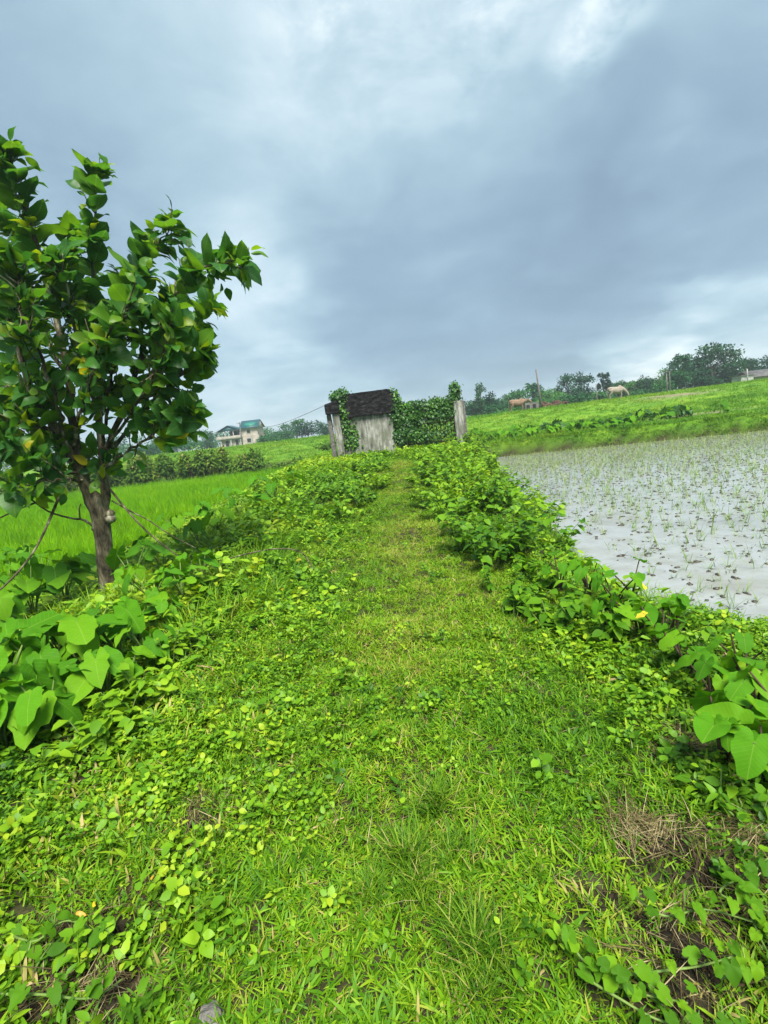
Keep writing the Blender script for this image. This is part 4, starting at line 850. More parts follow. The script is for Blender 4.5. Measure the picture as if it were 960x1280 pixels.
def straw_heap(u, v, n, rx_, ry_, h, label, L=(.04, .17)):
    p = gnd(u, v); a = Acc(); nw = max(5, n // 16); wc_ = np.stack([gr_.normal(0, rx_ * 1.15, nw), gr_.normal(0, ry_ * 1.15, nw)], -1); wa = gr_.uniform(0, 6.28, nw); k = gr_.integers(0, nw, n)
    P_, T_, l_ = blades(n, L, (.0010, .0032), (1.15, 1.75), gr_, 0, .7, az=wa[k] + gr_.normal(0, .45, n))
    c = wc_[k] + gr_.normal(0, .022, (n, 2)); q = np.exp(-(c[:, 0] / rx_ / 1.5) ** 2 - (c[:, 1] / ry_ / 1.5) ** 2)
    off = np.stack([c[:, 0], c[:, 1], H(c[:, 0] + p[0], c[:, 1] + p[1]) - p[2] + h * q * gr_.uniform(.1, 1, n) + .012], -1)
    a.add(P_ + np.repeat(off, 7, 0), T_, np.repeat(np.clip(gr_.uniform(0, 1, nw)[k] * .7 + gr_.uniform(0, .4, n), 0, 1), 7)); tag(link('straw_heap', a.mesh('straw_heap'), m_straw, loc=p), label, 'dry grass', 'heaps of dry grass', 'stuff')
straw_heap(795, 1045, 300, .075, .045, .06, 'flattened heap of dry straw over black mud beside the path')
straw_heap(865, 1075, 150, .07, .05, .04, 'darker scatter of straw next to flattened heap', (.06, .2))
straw_heap(958, 1060, 300, .05, .06, .08, 'bleached straw mound on bank below the paddy-side taro')
straw_heap(845, 1190, 130, .11, .06, .04, 'thin dry stems strewn around the heart-leaved vine')
straw_heap(860, 935, 200, .08, .05, .06, 'small dry grass clump under the paddy-side taro', (.05, .16))
straw_heap(250, 1020, 120, .04, .06, .05, 'upright pale dry grass clump among the herbs', (.05, .15))
straw_heap(110, 1170, 260, .14, .08, .03, 'brown matted dry grass between herbs and vine', (.04, .14))
straw_heap(100, 1255, 260, .13, .05, .03, 'matted dry grass near the white stone', (.04, .14))
for (u, v, s_, lb) in ((165, 1027, .05, 'curled orange-brown fallen leaf among the herbs'), (333, 937, .03, 'small orange fallen leaf in the clover'), (378, 817, .035, 'pinkish dry leaf lying at the edge of path'), (495, 727, .06, 'pale dry leaf on the trodden path'),
                       (357, 661, .12, 'yellow fallen leaf caught on the shoulder weeds'), (377, 700, .10, 'orange leaf hanging by the dead branch'), (390, 708, .09, 'yellow leaf below the dead branch'), (353, 735, .08, 'small yellow leaf in dark clover'), (190, 1100, .035, 'bright yellow leaf on matted dry grass'),
                       (92, 1145, .05, 'yellow leaf on the herb beside young vine'), (120, 1132, .035, 'small yellow leaf near the young vine'), (168, 825, .10, 'orange-yellow leaf under the taro thicket'), (705, 965, .035, 'brown fallen leaf on short grass'), (833, 757, .10, 'bright orange leaf on the paddy-edge taro'),
                       (805, 705, .10, 'yellow-green leaf above the paddy edge'), (690, 612, .12, 'orange leaf at the water edge'), (625, 612, .10, 'yellow leaf on tall weeds between path and paddy')):
    p = gnd(u, v); p = p + unit(-ray(u, v)) * .05 * (1 + p[1] * .3)
    az = gr_.uniform(0, 6.28); R1 = frames(np.array([[math.cos(az), math.sin(az), .1]]), np.array([[0, -.6, .8]]) + gr_.normal(0, .2, (1, 3)))[0]
    me = tri_mesh('fallen_leaf', *big_leaf(.55, .5, .35, int(u)), np.full(21, gr_.uniform(0, 1)), True); me.materials.append(m_yellow if 'pink' not in lb and 'brown f' not in lb and 'pale' not in lb else m_straw)
    o = link('fallen_leaf', me); o.matrix_basis = mat4(R1, s_ * .8, p); tag(o, lb, 'leaf', 'fallen and yellowed leaves')
def stone(u, v, s, label):
    bm = bmesh.new(); bmesh.ops.create_icosphere(bm, subdivisions=3, radius=1); r = np.random.default_rng(int(u * 7 + v))
    pl_ = unit(r.normal(0, 1, (9, 3)))
    for vv_ in bm.verts:
        c = np.array(vv_.co); 
        for q in pl_:
            d = c @ q
            if d > .72: c = c - q * (d - .72)
        c = c * (1 + .05 * r.normal()) * [1.2, 1, .6] * s; vv_.co = Vector(c)
    me = bpy.data.meshes.new('stone'); bm.to_mesh(me); bm.free(); p = gnd(u, v); tag(link('stone', me, m_stone, loc=(p[0], p[1], p[2] + .02)), label, 'stone')
stone(265, 1276, .034, 'grey flat stone half hidden in grass at edge of herbs'); stone(118, 1248, .018, 'small white stone on the matted dry grass')

# ------------------------------------------------------------------ paddy: mud clods and rice seedlings
pr = np.random.default_rng(404)
def in_paddy(x, y): return (x > xe(y) + 0.2) & (y < yfar(x) - 0.25)
gxs, gys = np.meshgrid(np.arange(2, 34, .25), np.arange(1.5, 24, .22)); 
X = (gxs + .18 * (np.arange(gxs.shape[0]) % 2)[:, None]).ravel(); Y = gys.ravel(); X = X + pr.normal(0, .035, len(X)); Y = Y + pr.normal(0, .035, len(Y))
k = in_paddy(X, Y); u, v, d_ = proj(np.stack([X, Y, np.full_like(X, WZ)], -1)); k &= (u < 1200) & (v < 1500) & (d_ > .3)
X, Y = X[k], Y[k]
clear = ss(.15, .6, (X - xe(Y)) * .45 + (Y - 4.0) * .14 + .6 * (fbm(X * .6, Y * .6, 91) - .5))       # the near corner is open water
k = pr.uniform(0, 1, len(X)) < clear * .97 + .03; X, Y = X[k], Y[k]
m_clod = noisy_mat('wet_mud', [(0.3, (0.022, 0.018, 0.014)), (0.7, (0.075, 0.062, 0.045))], 10, 0.45, spec=.5)
bm = bmesh.new(); bmesh.ops.create_icosphere(bm, subdivisions=1, radius=1); ic = np.array([v.co[:] for v in bm.verts]); icf = np.array([[q.index for q in f.verts] for f in bm.faces]); bm.free()
n = len(X); kk = pr.uniform(0, 1, n) < .80; Xc, Yc = X[kk], Y[kk]; Xc = np.concatenate([Xc, Xc + pr.normal(0, .09, len(Xc))]); Yc = np.concatenate([Yc, Yc + pr.normal(0, .06, len(Yc))]); n = len(Xc)
az = pr.uniform(0, 6.28, n); R1 = np.zeros((n, 3, 3)); R1[:, 0, 0] = np.cos(az); R1[:, 0, 1] = -np.sin(az); R1[:, 1, 0] = np.sin(az); R1[:, 1, 1] = np.cos(az); R1[:, 2, 2] = 1
R1 = R1 * np.stack([pr.uniform(.7, 1.7, n), pr.uniform(.5, 1.0, n), pr.uniform(.35, .8, n)], -1)[:, None, :]
a = Acc(); a.add(*scatter((ic * (1 + .25 * pr.normal(0, 1, (len(ic), 1)).clip(-1, 1)), icf), R1, pr.uniform(.010, .030, n), np.stack([Xc, Yc, np.full(n, WZ + .002)], -1), pr.uniform(0, 1, n)))
tag(link('mud_clods', a.mesh('mud_clods', True), m_clod), 'dark wet mud clods poking out of the paddy water', 'mud', kind='stuff')
# bent dark weed stubs lying on the water
a = Acc(); P_, T_, l_ = blades(9000, (.05, .15), (.004, .009), (.7, 1.5), pr, 0, .8); j = pr.integers(0, n, 9000)
a.add(P_ + np.repeat(np.stack([Xc[j] + pr.normal(0, .05, 9000), Yc[j] + pr.normal(0, .05, 9000), np.full(9000, WZ)], -1), 7, 0), T_, l_)
m_stub = leaf_mat('dead_stub', [(0, (0.03, 0.028, 0.014)), (.6, (0.07, 0.075, 0.025)), (1, (0.14, 0.16, 0.05))], .1, .5, tint=None, lvamp=1.0)
tag(link('dead_stubs', a.mesh('dead_stubs'), m_stub), 'bent dead weed stubs among the paddy clods', 'weeds', kind='stuff')
m_seed = leaf_mat('seedling', [(0, (0.09, 0.20, 0.02)), (.5, (0.17, 0.30, 0.04)), (1, (0.32, 0.40, 0.10))], .35, .5, tint='OBJ', lvamp=.5)
SM = [tuft(pr, pr.integers(5, 10), (.09, .27), (.004, .009), (.02, .6), .02, .8) for _ in range(8)]
for me in SM: me.materials.append(m_seed)
kk = pr.uniform(0, 1, len(X)) < .66; Xs, Ys = X[kk] + pr.normal(0, .03, kk.sum()), Y[kk]
u, v, d_ = proj(np.stack([Xs, Ys, np.full_like(Xs, WZ)], -1)); sz = pr.uniform(.55, 1.25, len(Xs)); sc2 = np.where((u < 980) & (u > 600), sz / d_, 0); od = np.argsort(-sc2)
for q, i in enumerate(od[:300]):
    o = link('rice_seedling', SM[q % 8], loc=(Xs[i], Ys[i], WZ - .02)); o.rotation_euler = (0, 0, float(pr.uniform(0, 6.28))); o.scale = [float(sz[i])] * 3
    tag(o, 'thin young rice seedling standing in the flooded paddy', 'seedling', 'rice seedlings in the paddy')
a = Acc(); rest = od[300:]
# a denser pale row along the far bank
xb = np.arange(6.4, 34, .17); rest_x = np.concatenate([Xs[rest], xb + pr.normal(0, .05, len(xb)), xb + pr.normal(0, .08, len(xb))]); rest_y = np.concatenate([Ys[rest], yfar(xb) - .55 + pr.normal(0, .12, len(xb)), yfar(xb) - 1.0 + pr.normal(0, .2, len(xb))])
for x, y in zip(rest_x, rest_y):
    P_, T_, l_ = blades(6, (.09, .26), (.006, .012), (.02, .5), pr, .03, .7); a.add(P_ + [x, y, WZ - .02], T_, l_)
m_seed2 = leaf_mat('seedling_far', [(0, (0.10, 0.20, 0.03)), (.5, (0.19, 0.30, 0.06)), (1, (0.34, 0.38, 0.13))], .35, .5, tint=None, lvamp=1.0)
tag(link('far_rice_seedlings', a.mesh('far_rice_seedlings'), m_seed2), 'distant young rice seedlings towards the far bank of paddy', 'seedling', kind='stuff')

# ------------------------------------------------------------------ hedge at the far side of the rice field
hr = np.random.default_rng(606)
def shrub(pos, rx_, ry_, h, n, label, group, mat, L=(.14, .26), name='shrub', tiltcol=0.0):
    root = thing(name, label, 'shrub', (pos[0], pos[1], float(H(pos[0], pos[1])) - .05), group)
    nb = 9; C = np.stack([hr.uniform(-.8, .8, nb) * rx_, hr.uniform(-.6, .6, nb) * ry_, hr.uniform(.25, .78, nb) * h], -1); RR = hr.uniform(.28, .5, (nb, 1)) * np.array([[rx_ * .9, ry_, h * .7]])
    k = hr.integers(0, nb, n); d = unit(hr.normal(0, 1, (n, 3))); p = C[k] + d * RR[k] * hr.uniform(.5, 1.12, (n, 1)); p[:, 2] = np.maximum(p[:, 2], hr.uniform(0.03, .3, n))
    ld = unit(d * .6 + hr.normal(0, .5, (n, 3)) + [0, 0, -.15]); nn_ = unit(d + [0, -.2, .8] + hr.normal(0, .4, (n, 3)))
    a = Acc(); a.add(*scatter(leaf_t(.5, .15, .3), frames(ld, nn_), hr.uniform(*L, n), p, np.clip(hr.uniform(.25, .7, nb)[k] + hr.normal(0, .15, n) + tiltcol, 0, 1)))
    tag(link('foliage', a.mesh('foliage'), mat, root), kind='stuff')
    s = Acc()
    for i in range(12):
        e = C[hr.integers(nb)] + hr.normal(0, .2, 3); P_, T_ = tube(smooth_line([e * [.5, .5, 0], e * [.7, .7, .5], e], 6), np.linspace(.03, .01, 6), 5); s.add(P_, T_)
    link('stem', s.mesh('stem', True), m_dstem, root)
for i, x in enumerate(np.linspace(-33, -8.9, 17)):
    end = i >= 15
    shrub((x + hr.normal(0, .2), 32.2 + .04 * x + hr.normal(0, .3), 0), 1.15, .9, hr.uniform(2.1, 2.6) if not end else 2.2 - .5 * (i - 15), 1900, ('rounded end shrub closing the hedge' if end else 'dense green hedge shrub along the far edge of rice field') if i % 3 else 'olive brown hedge shrub along the far edge of rice field', 'hedge shrubs behind the rice field', m_hedge, tiltcol=.0 if i % 3 else .18)
for i, x in enumerate((-6.6, -5.0, -3.2)):
    shrub((x, 35 + i, 0), 1.4, .7, .55, 500, 'low scrub along the bank beyond the rice field', 'low scrub on the bank', m_hedge, name='low_shrub')

# ------------------------------------------------------------------ distant trees
fr_ = np.random.default_rng(707)
def crown_lobes(w, h, kind, r):
    if kind == 'layer':
        nb = 26; z = r.uniform(.12, .97, nb); rad = np.sqrt(np.clip(1 - ((z - .5) / .55) ** 2, .15, 1)); a_ = r.uniform(0, 6.28, nb); q = np.sqrt(r.uniform(.1, 1, nb)) * rad * .78
        C = np.stack([np.cos(a_) * q * w / 2, np.sin(a_) * q * w / 2, z * h], -1); RR = np.stack([r.uniform(.14, .26, nb) * w, r.uniform(.14, .26, nb) * w, r.uniform(.05, .09, nb) * h], -1)
    elif kind == 'airy':
        nb = 16; z = r.uniform(.35, .98, nb); a_ = r.uniform(0, 6.28, nb); q = r.uniform(.2, .9, nb)
        C = np.stack([np.cos(a_) * q * w / 2, np.sin(a_) * q * w / 2, z * h], -1); RR = np.stack([r.uniform(.08, .15, nb) * w] * 2 + [r.uniform(.05, .10, nb) * h], -1)
    else:
        nb = 15; z = r.uniform(.2, .9, nb); rad = np.sqrt(np.clip(1 - ((z - .5) / .6) ** 2, .1, 1)); a_ = r.uniform(0, 6.28, nb); q = np.sqrt(r.uniform(0, 1, nb)) * rad * .7
        C = np.stack([np.cos(a_) * q * w / 2, np.sin(a_) * q * w / 2, z * h], -1); RR = np.stack([r.uniform(.13, .25, nb) * w] * 2 + [r.uniform(.10, .18, nb) * h], -1)
    return C, RR
GT = 'trees on the skyline'
def far_tree(u, vt, wpx, D, kind, label, dark=False, n=1700, zb=None, name='background_tree'):
    r = fr_; top = at(u, vt, D); x = top[0]; zg = float(H(x, D)) - .3 if zb is None else zb; h = top[2] - zg; w = wpx * D / F * 1.04
    root = thing(name, label, 'tree', (x, D, zg), GT)
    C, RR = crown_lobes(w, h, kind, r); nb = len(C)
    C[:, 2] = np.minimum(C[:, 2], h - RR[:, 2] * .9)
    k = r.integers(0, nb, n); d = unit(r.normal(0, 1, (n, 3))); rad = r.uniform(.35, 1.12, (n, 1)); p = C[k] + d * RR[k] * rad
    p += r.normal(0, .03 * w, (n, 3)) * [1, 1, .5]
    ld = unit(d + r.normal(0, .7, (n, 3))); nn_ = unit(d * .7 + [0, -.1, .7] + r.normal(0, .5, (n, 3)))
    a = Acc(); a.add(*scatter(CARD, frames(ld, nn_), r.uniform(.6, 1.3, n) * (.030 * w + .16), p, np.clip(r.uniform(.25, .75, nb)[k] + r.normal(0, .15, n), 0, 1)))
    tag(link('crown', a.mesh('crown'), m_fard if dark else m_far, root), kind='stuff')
    tk = Acc(); rt = .028 * h; P_, T_ = tube(smooth_line([[0, 0, 0], [r.normal(0, .02) * h, 0, h * .35], [r.normal(0, .04) * h, 0, h * .7]], 8), np.linspace(rt, rt * .4, 8), 7); tk.add(P_, T_)
    for i in r.integers(0, nb, 6): P_, T_ = tube(smooth_line([[0, 0, h * .22], C[i] * [.5, .5, .7], C[i]], 6), np.linspace(rt * .5, rt * .15, 6), 5); tk.add(P_, T_)
    link('trunk', tk.mesh('trunk', True), m_fbark, root)
def palm(u, vt, D, label, fl=1.6, zb=None):
    r = fr_; top = at(u, vt, D); zg = float(H(top[0], D)) - .3; h = top[2] - zg - fl * .35; root = thing('palm_tree', label, 'tree', (top[0], D, zg), GT)
    P_, T_ = tube(smooth_line([[0, 0, 0], [.12, 0, h * .5], [0, 0, h]], 8), np.linspace(.16, .10, 8), 7); link('trunk', tri_mesh('trunk', P_, T_, smooth=True), m_fbark, root)
    for k in range(14):
        az = k * .449 + r.normal(0, .1); el = r.uniform(-.3, 1.1); o_ = np.array([math.cos(az), math.sin(az), 0]); q = []
        for f in np.linspace(0, 1, 9): q.append(np.array([0, 0, h]) + o_ * fl * f * math.cos(el) + np.array([0, 0, fl * (f * math.sin(el) - .55 * f * f)]))
        q = np.array(q); a = Acc(); P_, T_ = tube(q, np.linspace(.025, .008, 9), 3); a.add(P_, T_, .4); sd = np.cross(o_, [0, 0, 1.])
        for i in range(1, 9):
            for s_ in (-1, 1):
                for e in (0, .5):
                    pb_ = q[i] + (q[i - 1] - q[i]) * e; dd_ = unit(sd * s_ + o_ * .5 + [0, 0, -.5]); a.add(*scatter((CARD[0] * [.35, 1, 1], CARD[1]), frames(dd_[None], np.array([[0, 0, 1.]])), np.array([fl * .34 * (1 - .5 * i / 9)]), pb_[None], r.uniform(.2, .8, 1)))
        link('frond', a.mesh('frond'), m_far, root)
L_r = 'rounded green tree in the belt behind the cattle'; L_d = 'dark dense tree standing behind the grazing bank'
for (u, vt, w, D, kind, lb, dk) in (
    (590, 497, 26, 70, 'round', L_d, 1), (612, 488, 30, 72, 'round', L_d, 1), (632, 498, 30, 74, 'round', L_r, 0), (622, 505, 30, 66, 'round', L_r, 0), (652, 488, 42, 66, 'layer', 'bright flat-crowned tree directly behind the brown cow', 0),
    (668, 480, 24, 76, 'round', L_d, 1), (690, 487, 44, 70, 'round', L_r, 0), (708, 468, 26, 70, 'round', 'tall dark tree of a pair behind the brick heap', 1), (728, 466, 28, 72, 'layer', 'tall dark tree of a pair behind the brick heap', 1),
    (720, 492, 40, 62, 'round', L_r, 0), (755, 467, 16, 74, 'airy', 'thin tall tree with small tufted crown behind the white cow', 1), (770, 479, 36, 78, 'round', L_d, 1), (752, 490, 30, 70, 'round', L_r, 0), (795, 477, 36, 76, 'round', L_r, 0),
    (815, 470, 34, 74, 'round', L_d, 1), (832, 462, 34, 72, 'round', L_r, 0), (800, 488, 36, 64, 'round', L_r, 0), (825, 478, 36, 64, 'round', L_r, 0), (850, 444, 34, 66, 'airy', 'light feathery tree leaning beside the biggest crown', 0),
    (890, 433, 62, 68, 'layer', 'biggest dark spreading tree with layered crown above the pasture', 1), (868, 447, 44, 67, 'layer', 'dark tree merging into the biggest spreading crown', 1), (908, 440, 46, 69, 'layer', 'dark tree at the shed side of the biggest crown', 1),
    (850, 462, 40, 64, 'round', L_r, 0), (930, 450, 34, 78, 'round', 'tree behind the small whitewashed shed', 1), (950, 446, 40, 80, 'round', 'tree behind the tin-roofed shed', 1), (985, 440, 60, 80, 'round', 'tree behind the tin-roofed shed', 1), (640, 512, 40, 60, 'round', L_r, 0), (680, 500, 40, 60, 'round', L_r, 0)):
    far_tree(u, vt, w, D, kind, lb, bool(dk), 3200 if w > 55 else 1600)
for i, u in enumerate(np.arange(588, 985, 13.0)):
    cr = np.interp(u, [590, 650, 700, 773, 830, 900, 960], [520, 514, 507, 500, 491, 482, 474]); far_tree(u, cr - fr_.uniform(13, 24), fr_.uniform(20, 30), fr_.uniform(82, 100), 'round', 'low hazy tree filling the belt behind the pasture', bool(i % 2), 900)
far_tree(598, 479, 15, 70, 'airy', 'slender small-crowned tree rising past the white pillar', False, 900)
palm(664, 478, 78, 'palm showing over the flat-crowned tree', 1.8)
L_l = 'hazy tree in the belt beyond the house'
for (u, vt, w, D) in ((20, 560, 70, 95), (75, 552, 70, 100), (130, 548, 60, 100), (175, 545, 46, 100), (205, 541, 44, 98), (232, 540, 44, 102), (255, 538, 44, 104), (330, 535, 30, 120), (345, 538, 30, 118), (220, 550, 60, 90), (180, 556, 60, 90), (275, 540, 40, 125), (318, 530, 34, 128)):
    far_tree(u, vt, w, D, 'round', L_l, False, 1300)
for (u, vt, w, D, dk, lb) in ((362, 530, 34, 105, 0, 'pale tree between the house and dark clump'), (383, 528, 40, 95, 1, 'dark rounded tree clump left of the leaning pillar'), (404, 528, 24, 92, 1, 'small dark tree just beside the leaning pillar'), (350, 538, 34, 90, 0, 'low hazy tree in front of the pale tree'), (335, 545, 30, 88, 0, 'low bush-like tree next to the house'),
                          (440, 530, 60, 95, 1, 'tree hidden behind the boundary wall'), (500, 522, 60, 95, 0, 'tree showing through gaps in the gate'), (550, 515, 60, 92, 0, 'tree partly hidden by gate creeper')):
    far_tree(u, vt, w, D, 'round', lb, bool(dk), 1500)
palm(374, 523, 96, 'ragged palm standing over the dark clump', 1.7); palm(368, 526, 99, 'shorter palm over the dark clump', 1.5)

# ------------------------------------------------------------------ house beyond the field
HD = 100.0; px = HD / F
hp = at(303, 558, HD); house = thing('house', 'two-storey cream house with teal tin roofs and open upper veranda', 'house', (hp[0], HD, float(H(hp[0], HD)) - .3)); house.scale = (.92, .92, .70)
def hb(name, x0, x1, y0, y1, z0, z1, mat, parent=house, bevel=.02):
    return link(name, box_mesh(name, (x1 - x0, y1 - y0, z1 - z0), bevel), mat, parent, ((x0 + x1) / 2, (y0 + y1) / 2, (z0 + z1) / 2))
def slab(name, pts4, th, mat, parent):
    p = np.array(pts4, float); nrm_ = unit(np.cross(p[1] - p[0], p[3] - p[0])); q = np.concatenate([p, p - nrm_ * th])
    T_ = [[0, 1, 2], [0, 2, 3], [4, 6, 5], [4, 7, 6]]
    for i in range(4): k = (i + 1) % 4; T_ += [[i, 4 + k, k], [i, 4 + i, 4 + k]]
    return link(name, tri_mesh(name, q, T_), mat, parent)
hb('lower_wall', -4.6, 4.0, 0, 6, 0, 2.9, m_wallc)
hb('upper_wall', .2, 3.8, .1, 6, 2.9, 5.2, m_wallc)
hb('upper_wall', -3.2, .2, 3.0, 6, 2.9, 5.0, m_wallc)
hb('balcony', -5.2, .4, -.7, 3.0, 2.55, 2.75, m_white); hb('parapet', -5.2, .4, -.75, -.6, 2.75, 3.4, m_wallc); hb('parapet', -5.2, -5.05, -.6, 3.0, 2.75, 3.4, m_wallc)
for x in (-4.6, -3.2, -1.4, .1): hb('column', x - .1, x + .1, -.55, -.35, 3.402, 4.9, m_white)
for x in (-4.4, -2.2, 0, 2.4): hb('column', x - .14, x + .14, -.5, -.2, 0, 2.548, m_white)
for (x0, x1, z0, z1, y) in ((1.4, 2.3, 3.6, 4.6, .1), (-2.4, -1.5, 3.0, 4.7, 3.0), (-.9, -.2, 3.4, 4.6, 3.0), (-3.6, -2.7, .4, 2.2, 0), (-1.4, -.6, .6, 2.3, 0), (1.2, 2.2, 1.0, 2.2, 0)):
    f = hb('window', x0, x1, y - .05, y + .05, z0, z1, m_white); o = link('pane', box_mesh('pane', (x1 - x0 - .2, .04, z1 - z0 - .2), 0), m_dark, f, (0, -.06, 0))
slab('roof', [(-.2, -.4, 5.1), (4.3, -.4, 5.1), (4.1, 3.0, 7.4), (-.1, 3.0, 7.4)], .08, m_roof, house)
slab('roof', [(4.3, 6.4, 5.1), (-.2, 6.4, 5.1), (-.1, 3.05, 7.4), (4.1, 3.05, 7.4)], .08, m_roof, house)
slab('roof_sheet', [(1.0, .4, 5.75), (3.3, .4, 5.75), (3.1, 1.7, 6.63), (1.0, 1.7, 6.63)], .03, m_roof2, house)
slab('veranda_roof', [(-5.1, -.9, 4.8), (-5.1, 3.6, 4.8), (-2.4, 3.6, 6.4), (-2.4, -.9, 6.4)][::-1], .08, m_roof, house)
slab('veranda_roof', [(.3, -.9, 4.9), (.3, 3.6, 4.9), (-2.35, 3.6, 6.4), (-2.35, -.9, 6.4)], .08, m_roof, house)
P_ = np.array([[-4.9, -.7, 4.85], [.2, -.7, 4.9], [-2.4, -.7, 6.3], [-4.9, -.62, 4.85], [.2, -.62, 4.9], [-2.4, -.62, 6.3]]); link('gable', tri_mesh('gable', P_, [[0, 1, 2], [3, 5, 4], [0, 3, 1], [1, 3, 4], [1, 4, 2], [2, 4, 5], [0, 2, 3], [3, 2, 5]]), m_roof, house)
P_ = np.array([[4.0, .3, 5.15], [4.0, 5.9, 5.15], [4.0, 3.05, 7.25], [3.9, .3, 5.15], [3.9, 5.9, 5.15], [3.9, 3.05, 7.25]]); link('gable', tri_mesh('gable', P_, [[0, 1, 2], [3, 5, 4], [0, 3, 1], [1, 3, 4], [1, 4, 2], [2, 4, 5], [0, 2, 3], [3, 2, 5]]), m_wallc, house)

# ------------------------------------------------------------------ poles and wire
def pole(u0, v0, u1, v1, D, r, label, arm=False, mat=m_pole):
    a_, b_ = at(u0, v0, D), at(u1, v1, D); zg = float(H(a_[0], D)); a_[2] = min(a_[2], zg) - .2; root = thing('utility_pole', label, 'pole', a_)
    P_, T_ = tube(np.array([[0, 0, 0], (b_ - a_) * .5, b_ - a_]), [r, r * .85, r * .65], 8); link('shaft', tri_mesh('shaft', P_, T_, smooth=True), mat, root)
    if arm: link('cross_arm', box_mesh('cross_arm', (.9, .07, .08), .01), m_pole, root, (b_ - a_) * .97 + [0, -.1, 0])
    return b_
pole(677, 507, 670, 462, 44, .10, 'tall bare leaning pole on the bank beside the brick heap')
pole(747, 510, 745, 480, 60, .06, 'thin post among trees beside the white cow', mat=m_conc)
pole(834, 490, 833, 464, 56, .08, 'grey pole in front of the feathery tree', True, m_conc); pole(838, 490, 837, 464, 56.5, .05, 'slim second pole paired with the grey pole', mat=m_conc)
pole(935, 478, 934, 461, 58, .08, 'pale pole standing by the whitewashed shed', mat=m_white)
hpole = pole(303, 556, 299, 528, 92, .13, 'dark pole in front of the cream house', True)
e0, e1 = at(328, 533, 90), at(412, 504, GD + .6); q = np.array([e0 + (e1 - e0) * f - np.array([0, 0, 1.4 * f * (1 - f)]) for f in np.linspace(0, 1, 30)])
P_, T_ = tube(q, np.linspace(.03, .009, 30), 5); tag(link('power_line', tri_mesh('power_line', P_, T_), m_pole), 'thin sagging wire running from the house to leaning pillar', 'wire')

# ------------------------------------------------------------------ sheds, trough, brick heap on the bank
sp_ = at(928, 480, 60); shed = thing('shed', 'small whitewashed shed wall at the top of pasture', 'shed', (sp_[0], 60, float(H(sp_[0], 60)) - .3))
zt = at(928, 470, 60)[2] - shed.location.z
link('wall', box_mesh('wall', (1.5, 1.6, zt), .02), m_white, shed, (0, 0, zt / 2)); link('roof', box_mesh('roof', (1.7, 1.9, .08), .01), m_conc, shed, (0, 0, zt + .043))
sp_ = at(952, 476, 60); shed = thing('shed', 'long tin-roofed shed with whitish gable at the top of pasture', 'shed', (sp_[0], 61, float(H(sp_[0], 61)) - .3))
zt = at(948, 470, 61)[2] - shed.location.z
link('wall', box_mesh('wall', (4.2, 2.6, zt), .02), m_wallc, shed, (.6, 0, zt / 2))
slab('roof', [(-1.8, -1.8, zt - .1), (3.2, -1.8, zt - .1), (3.2, 0, zt + .75), (-1.8, 0, zt + .75)], .07, m_tin, shed); slab('roof', [(3.2, 1.8, zt - .1), (-1.8, 1.8, zt - .1), (-1.8, .03, zt + .75), (3.2, .03, zt + .75)], .07, m_tin, shed)
slab('roof_sheet', [(.4, -1.85, zt + .02), (3.1, -1.85, zt + .02), (2.0, -.3, zt + .75), (1.6, -.3, zt + .75)], .03, m_white, shed)
tp_ = at(664, 512, 45); tz = float(H(tp_[0], 45)); trough = thing('concrete_culvert', 'low concrete block with two dark openings behind the brown cow', 'culvert', (tp_[0], 45, tz - .1))
link('block', box_mesh('block', (1.25, .6, .85), .02, .006, 2), m_conc, trough, (0, 0, .42))
for x in (-.36, .2): link('opening_shade', box_mesh('opening_shade', (.3, .1, .5), .01), m_dark, trough, (x, -.272, .42))  # solid dark panels on the block, painting the shade of its two holes
bp_ = at(692, 508, 47); bh = thing('brick_heap', 'long low heap of broken red bricks next to tall bare pole', 'brick heap', (bp_[0], 47, float(H(bp_[0], 47)) - .05))
a = Acc(); bxv = np.array([[x, y, z] for x in (-.5, .5) for y in (-.5, .5) for z in (-.5, .5)]) * [.25, .12, .08]; bxf = np.array([[0, 1, 3], [0, 3, 2], [4, 6, 7], [4, 7, 5], [0, 4, 5], [0, 5, 1], [2, 3, 7], [2, 7, 6], [0, 2, 6], [0, 6, 4], [1, 5, 7], [1, 7, 3]])
nb = 520; x = fr_.uniform(-1.35, 1.35, nb); y = fr_.normal(0, .22, nb); hgt = (.62 + .12 * np.sin(x * 5)) * np.exp(-(y / .4) ** 2); d = unit(fr_.normal(0, 1, (nb, 3)) * [1, .5, .3]); 
a.add(*scatter((bxv, bxf), frames(d, np.array([0, 0, 1.]) + fr_.normal(0, .3, (nb, 3))), np.ones(nb), np.stack([x, y, fr_.uniform(.1, 1, nb) * hgt], -1), fr_.uniform(0, 1, nb)))
tag(link('broken_bricks', a.mesh('broken_bricks'), m_brick, bh), kind='stuff')

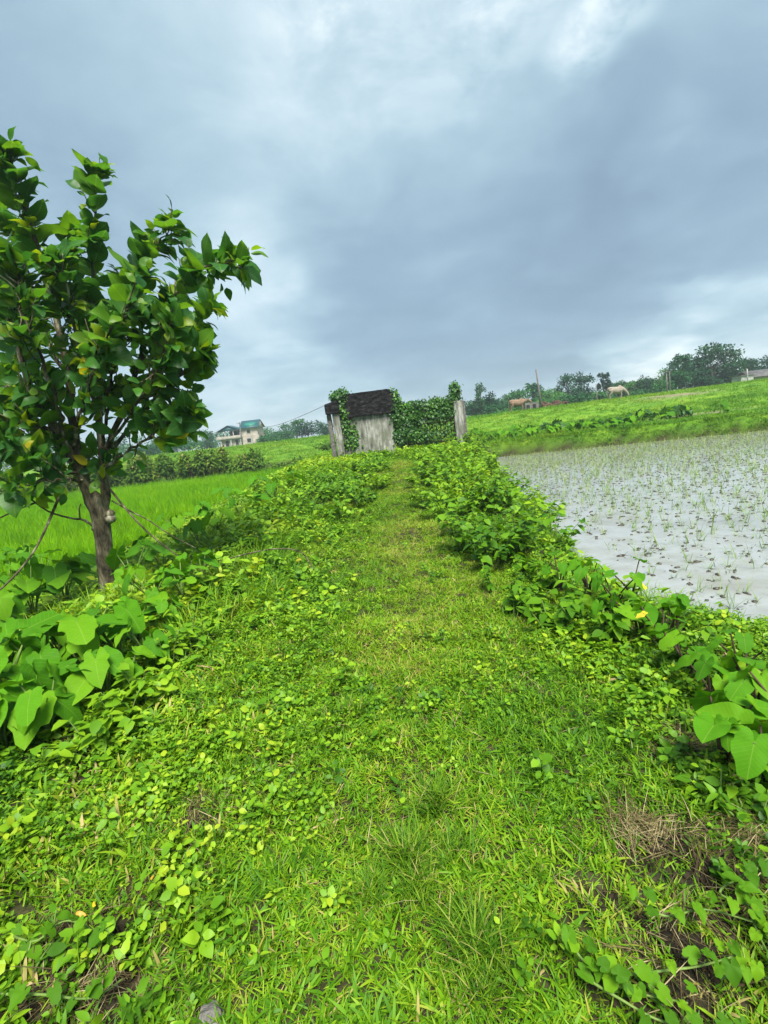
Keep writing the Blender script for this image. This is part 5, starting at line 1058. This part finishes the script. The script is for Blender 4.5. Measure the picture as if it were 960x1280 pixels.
# ------------------------------------------------------------------ cattle
def cow(u, v, D, heading, scale, mat, label, graze, z_off=0.0):
    p = at(u, v, D); root = thing('cow', label, 'cow', (p[0], D, float(H(p[0], D)) + z_off), 'cattle grazing on the bank'); root.rotation_euler = (0, 0, heading); root.scale = (scale,) * 3
    a = Acc()
    def body(pts_, rad, n=14, sides=12, flat=1.0):
        L = smooth_line(np.array(pts_, float), n); P_, T_ = tube(L, np.interp(np.linspace(0, 1, n), np.linspace(0, 1, len(rad)), rad), sides); c = np.repeat(L, sides, 0); P_[:, 1] = c[:, 1] + (P_[:, 1] - c[:, 1]) * flat; a.add(P_, T_)
    body([(-.92, 0, 1.10), (-.80, 0, 1.12), (-.45, 0, 1.08), (0, 0, .97), (.35, 0, 1.03), (.62, 0, 1.10)], [.10, .27, .34, .40, .38, .18], 16, 14, .78)
    body([(.18, 0, 1.24), (.36, 0, 1.38), (.50, 0, 1.28)], [.10, .14, .08], 8)
    if graze: hpt = (1.08, .62); body([(.45, 0, 1.14), (.78, 0, .98), (1.05, 0, .70)], [.27, .19, .13], 10, 12, .75); body([(1.02, 0, .74), (1.12, 0, .56), (1.22, 0, .36), (1.26, 0, .26)], [.12, .125, .085, .07], 8)
    else: hpt = (1.10, 1.20); body([(.45, 0, 1.12), (.78, 0, 1.14), (1.06, 0, 1.20)], [.27, .19, .13], 10, 12, .75); body([(1.00, 0, 1.22), (1.16, 0, 1.16), (1.36, 0, 1.00), (1.44, 0, .92)], [.12, .125, .085, .07], 8)
    for s_ in (-1, 1):
        body([(-.66, .14 * s_, 1.05), (-.60, .17 * s_, .76), (-.78, .17 * s_, .46), (-.72, .17 * s_, .14), (-.69, .17 * s_, .0)], [.22, .14, .065, .055, .07], 14, 10)
        body([(.42, .13 * s_, 1.0), (.42, .15 * s_, .68), (.45, .15 * s_, .40), (.43, .15 * s_, .12), (.45, .15 * s_, .0)], [.19, .10, .065, .05, .065], 14, 10)
    me = a.mesh('body'); me.materials.append(mat); o = link('body', me, None, root); md = o.modifiers.new('fuse', 'REMESH'); md.mode = 'VOXEL'; md.voxel_size = .028; md.use_smooth_shade = True
    o.modifiers.new('smooth', 'SMOOTH').iterations = 4
    P_, T_ = tube(smooth_line([(-.86, 0, 1.28), (-1.0, 0, 1.1), (-1.0, 0, .7), (-.98, 0, .45)], 10), np.array([.035, .03, .025, .022, .02, .02, .025, .035, .03, .01]), 6); link('tail', tri_mesh('tail', P_, T_, smooth=True), mat, root)
    for s_ in (-1, 1):
        P_, T_ = scatter(leaf_t(.5, .3, .2), frames(np.array([[-.2, s_, -.1]]), np.array([[0, 0, 1.]])), [.2], np.array([[hpt[0] - .02, .10 * s_, hpt[1] + .08]]), [0])[:2]; link('ear', tri_mesh('ear', P_, T_, smooth=True), mat, root)
        P_, T_ = tube(smooth_line([(hpt[0], .07 * s_, hpt[1] + .12), (hpt[0] + .05, .15 * s_, hpt[1] + .2), (hpt[0] + .03, .17 * s_, hpt[1] + .32)], 6), np.linspace(.028, .008, 6), 6); link('horn', tri_mesh('horn', P_, T_, smooth=True), m_pole, root)
m_cow = noisy_mat('pale_hide', [(0.35, (0.20, 0.165, 0.125)), (0.65, (0.33, 0.29, 0.235))], 3.5, .8); m_cowb = noisy_mat('tan_hide', [(0.35, (0.14, 0.085, 0.055)), (0.65, (0.27, 0.18, 0.12))], 3.5, .8)
cow(771, 501, 43, math.radians(-8), .80, m_cow, 'cream white humped cow grazing with head lowered', True, .02)
cow(648, 514, 44, math.radians(-12), .82, m_cowb, 'tan brown cow standing beside the concrete culvert', False, .05)

# ------------------------------------------------------------------ moist air
me = box_mesh('haze', (880, 680, 20), 0); hz_ = link('haze', me, loc=(0, 290, 8.2)); tag(hz_, 'thin moist haze lying over the fields', 'haze', kind='stuff')
m, t_ = new_mat('haze'); pv = node(t_, 'ShaderNodeVolumePrincipled', {'Color': (0.80, 0.90, 0.97, 1), 'Density': 0.0011, 'Anisotropy': 0.2}); node(t_, 'ShaderNodeOutputMaterial', {1: pv.outputs[0]}); me.materials.append(m)

# crumbs of black mud on the worn spots
n = 1300; k = pr.integers(0, len(BALD), n); m_crumb = noisy_mat('mud_crumb', [(0.3, (0.012, 0.010, 0.007)), (0.7, (0.05, 0.04, 0.026))], 30, 0.95, spec=.05); bb = np.array(BALD)[k]; x = bb[:, 0] + pr.normal(0, .6, n) * bb[:, 2]; y = bb[:, 1] + pr.normal(0, .6, n) * bb[:, 2]
a = Acc(); R1 = frames(unit(pr.normal(0, 1, (n, 3))), pr.normal(0, 1, (n, 3))) * pr.uniform(.5, 1.4, (n, 1, 3)); a.add(*scatter((ic * (1 + .35 * pr.normal(0, 1, (len(ic), 1)).clip(-1, 1)), icf), R1, pr.uniform(.003, .013, n), np.stack([x, y, H(x, y) + .002], -1), pr.uniform(0, 1, n)))
tag(link('mud_crumbs', a.mesh('mud_crumbs'), m_crumb), 'black mud crumbs in the worn spots under dry grass', 'mud', kind='stuff')
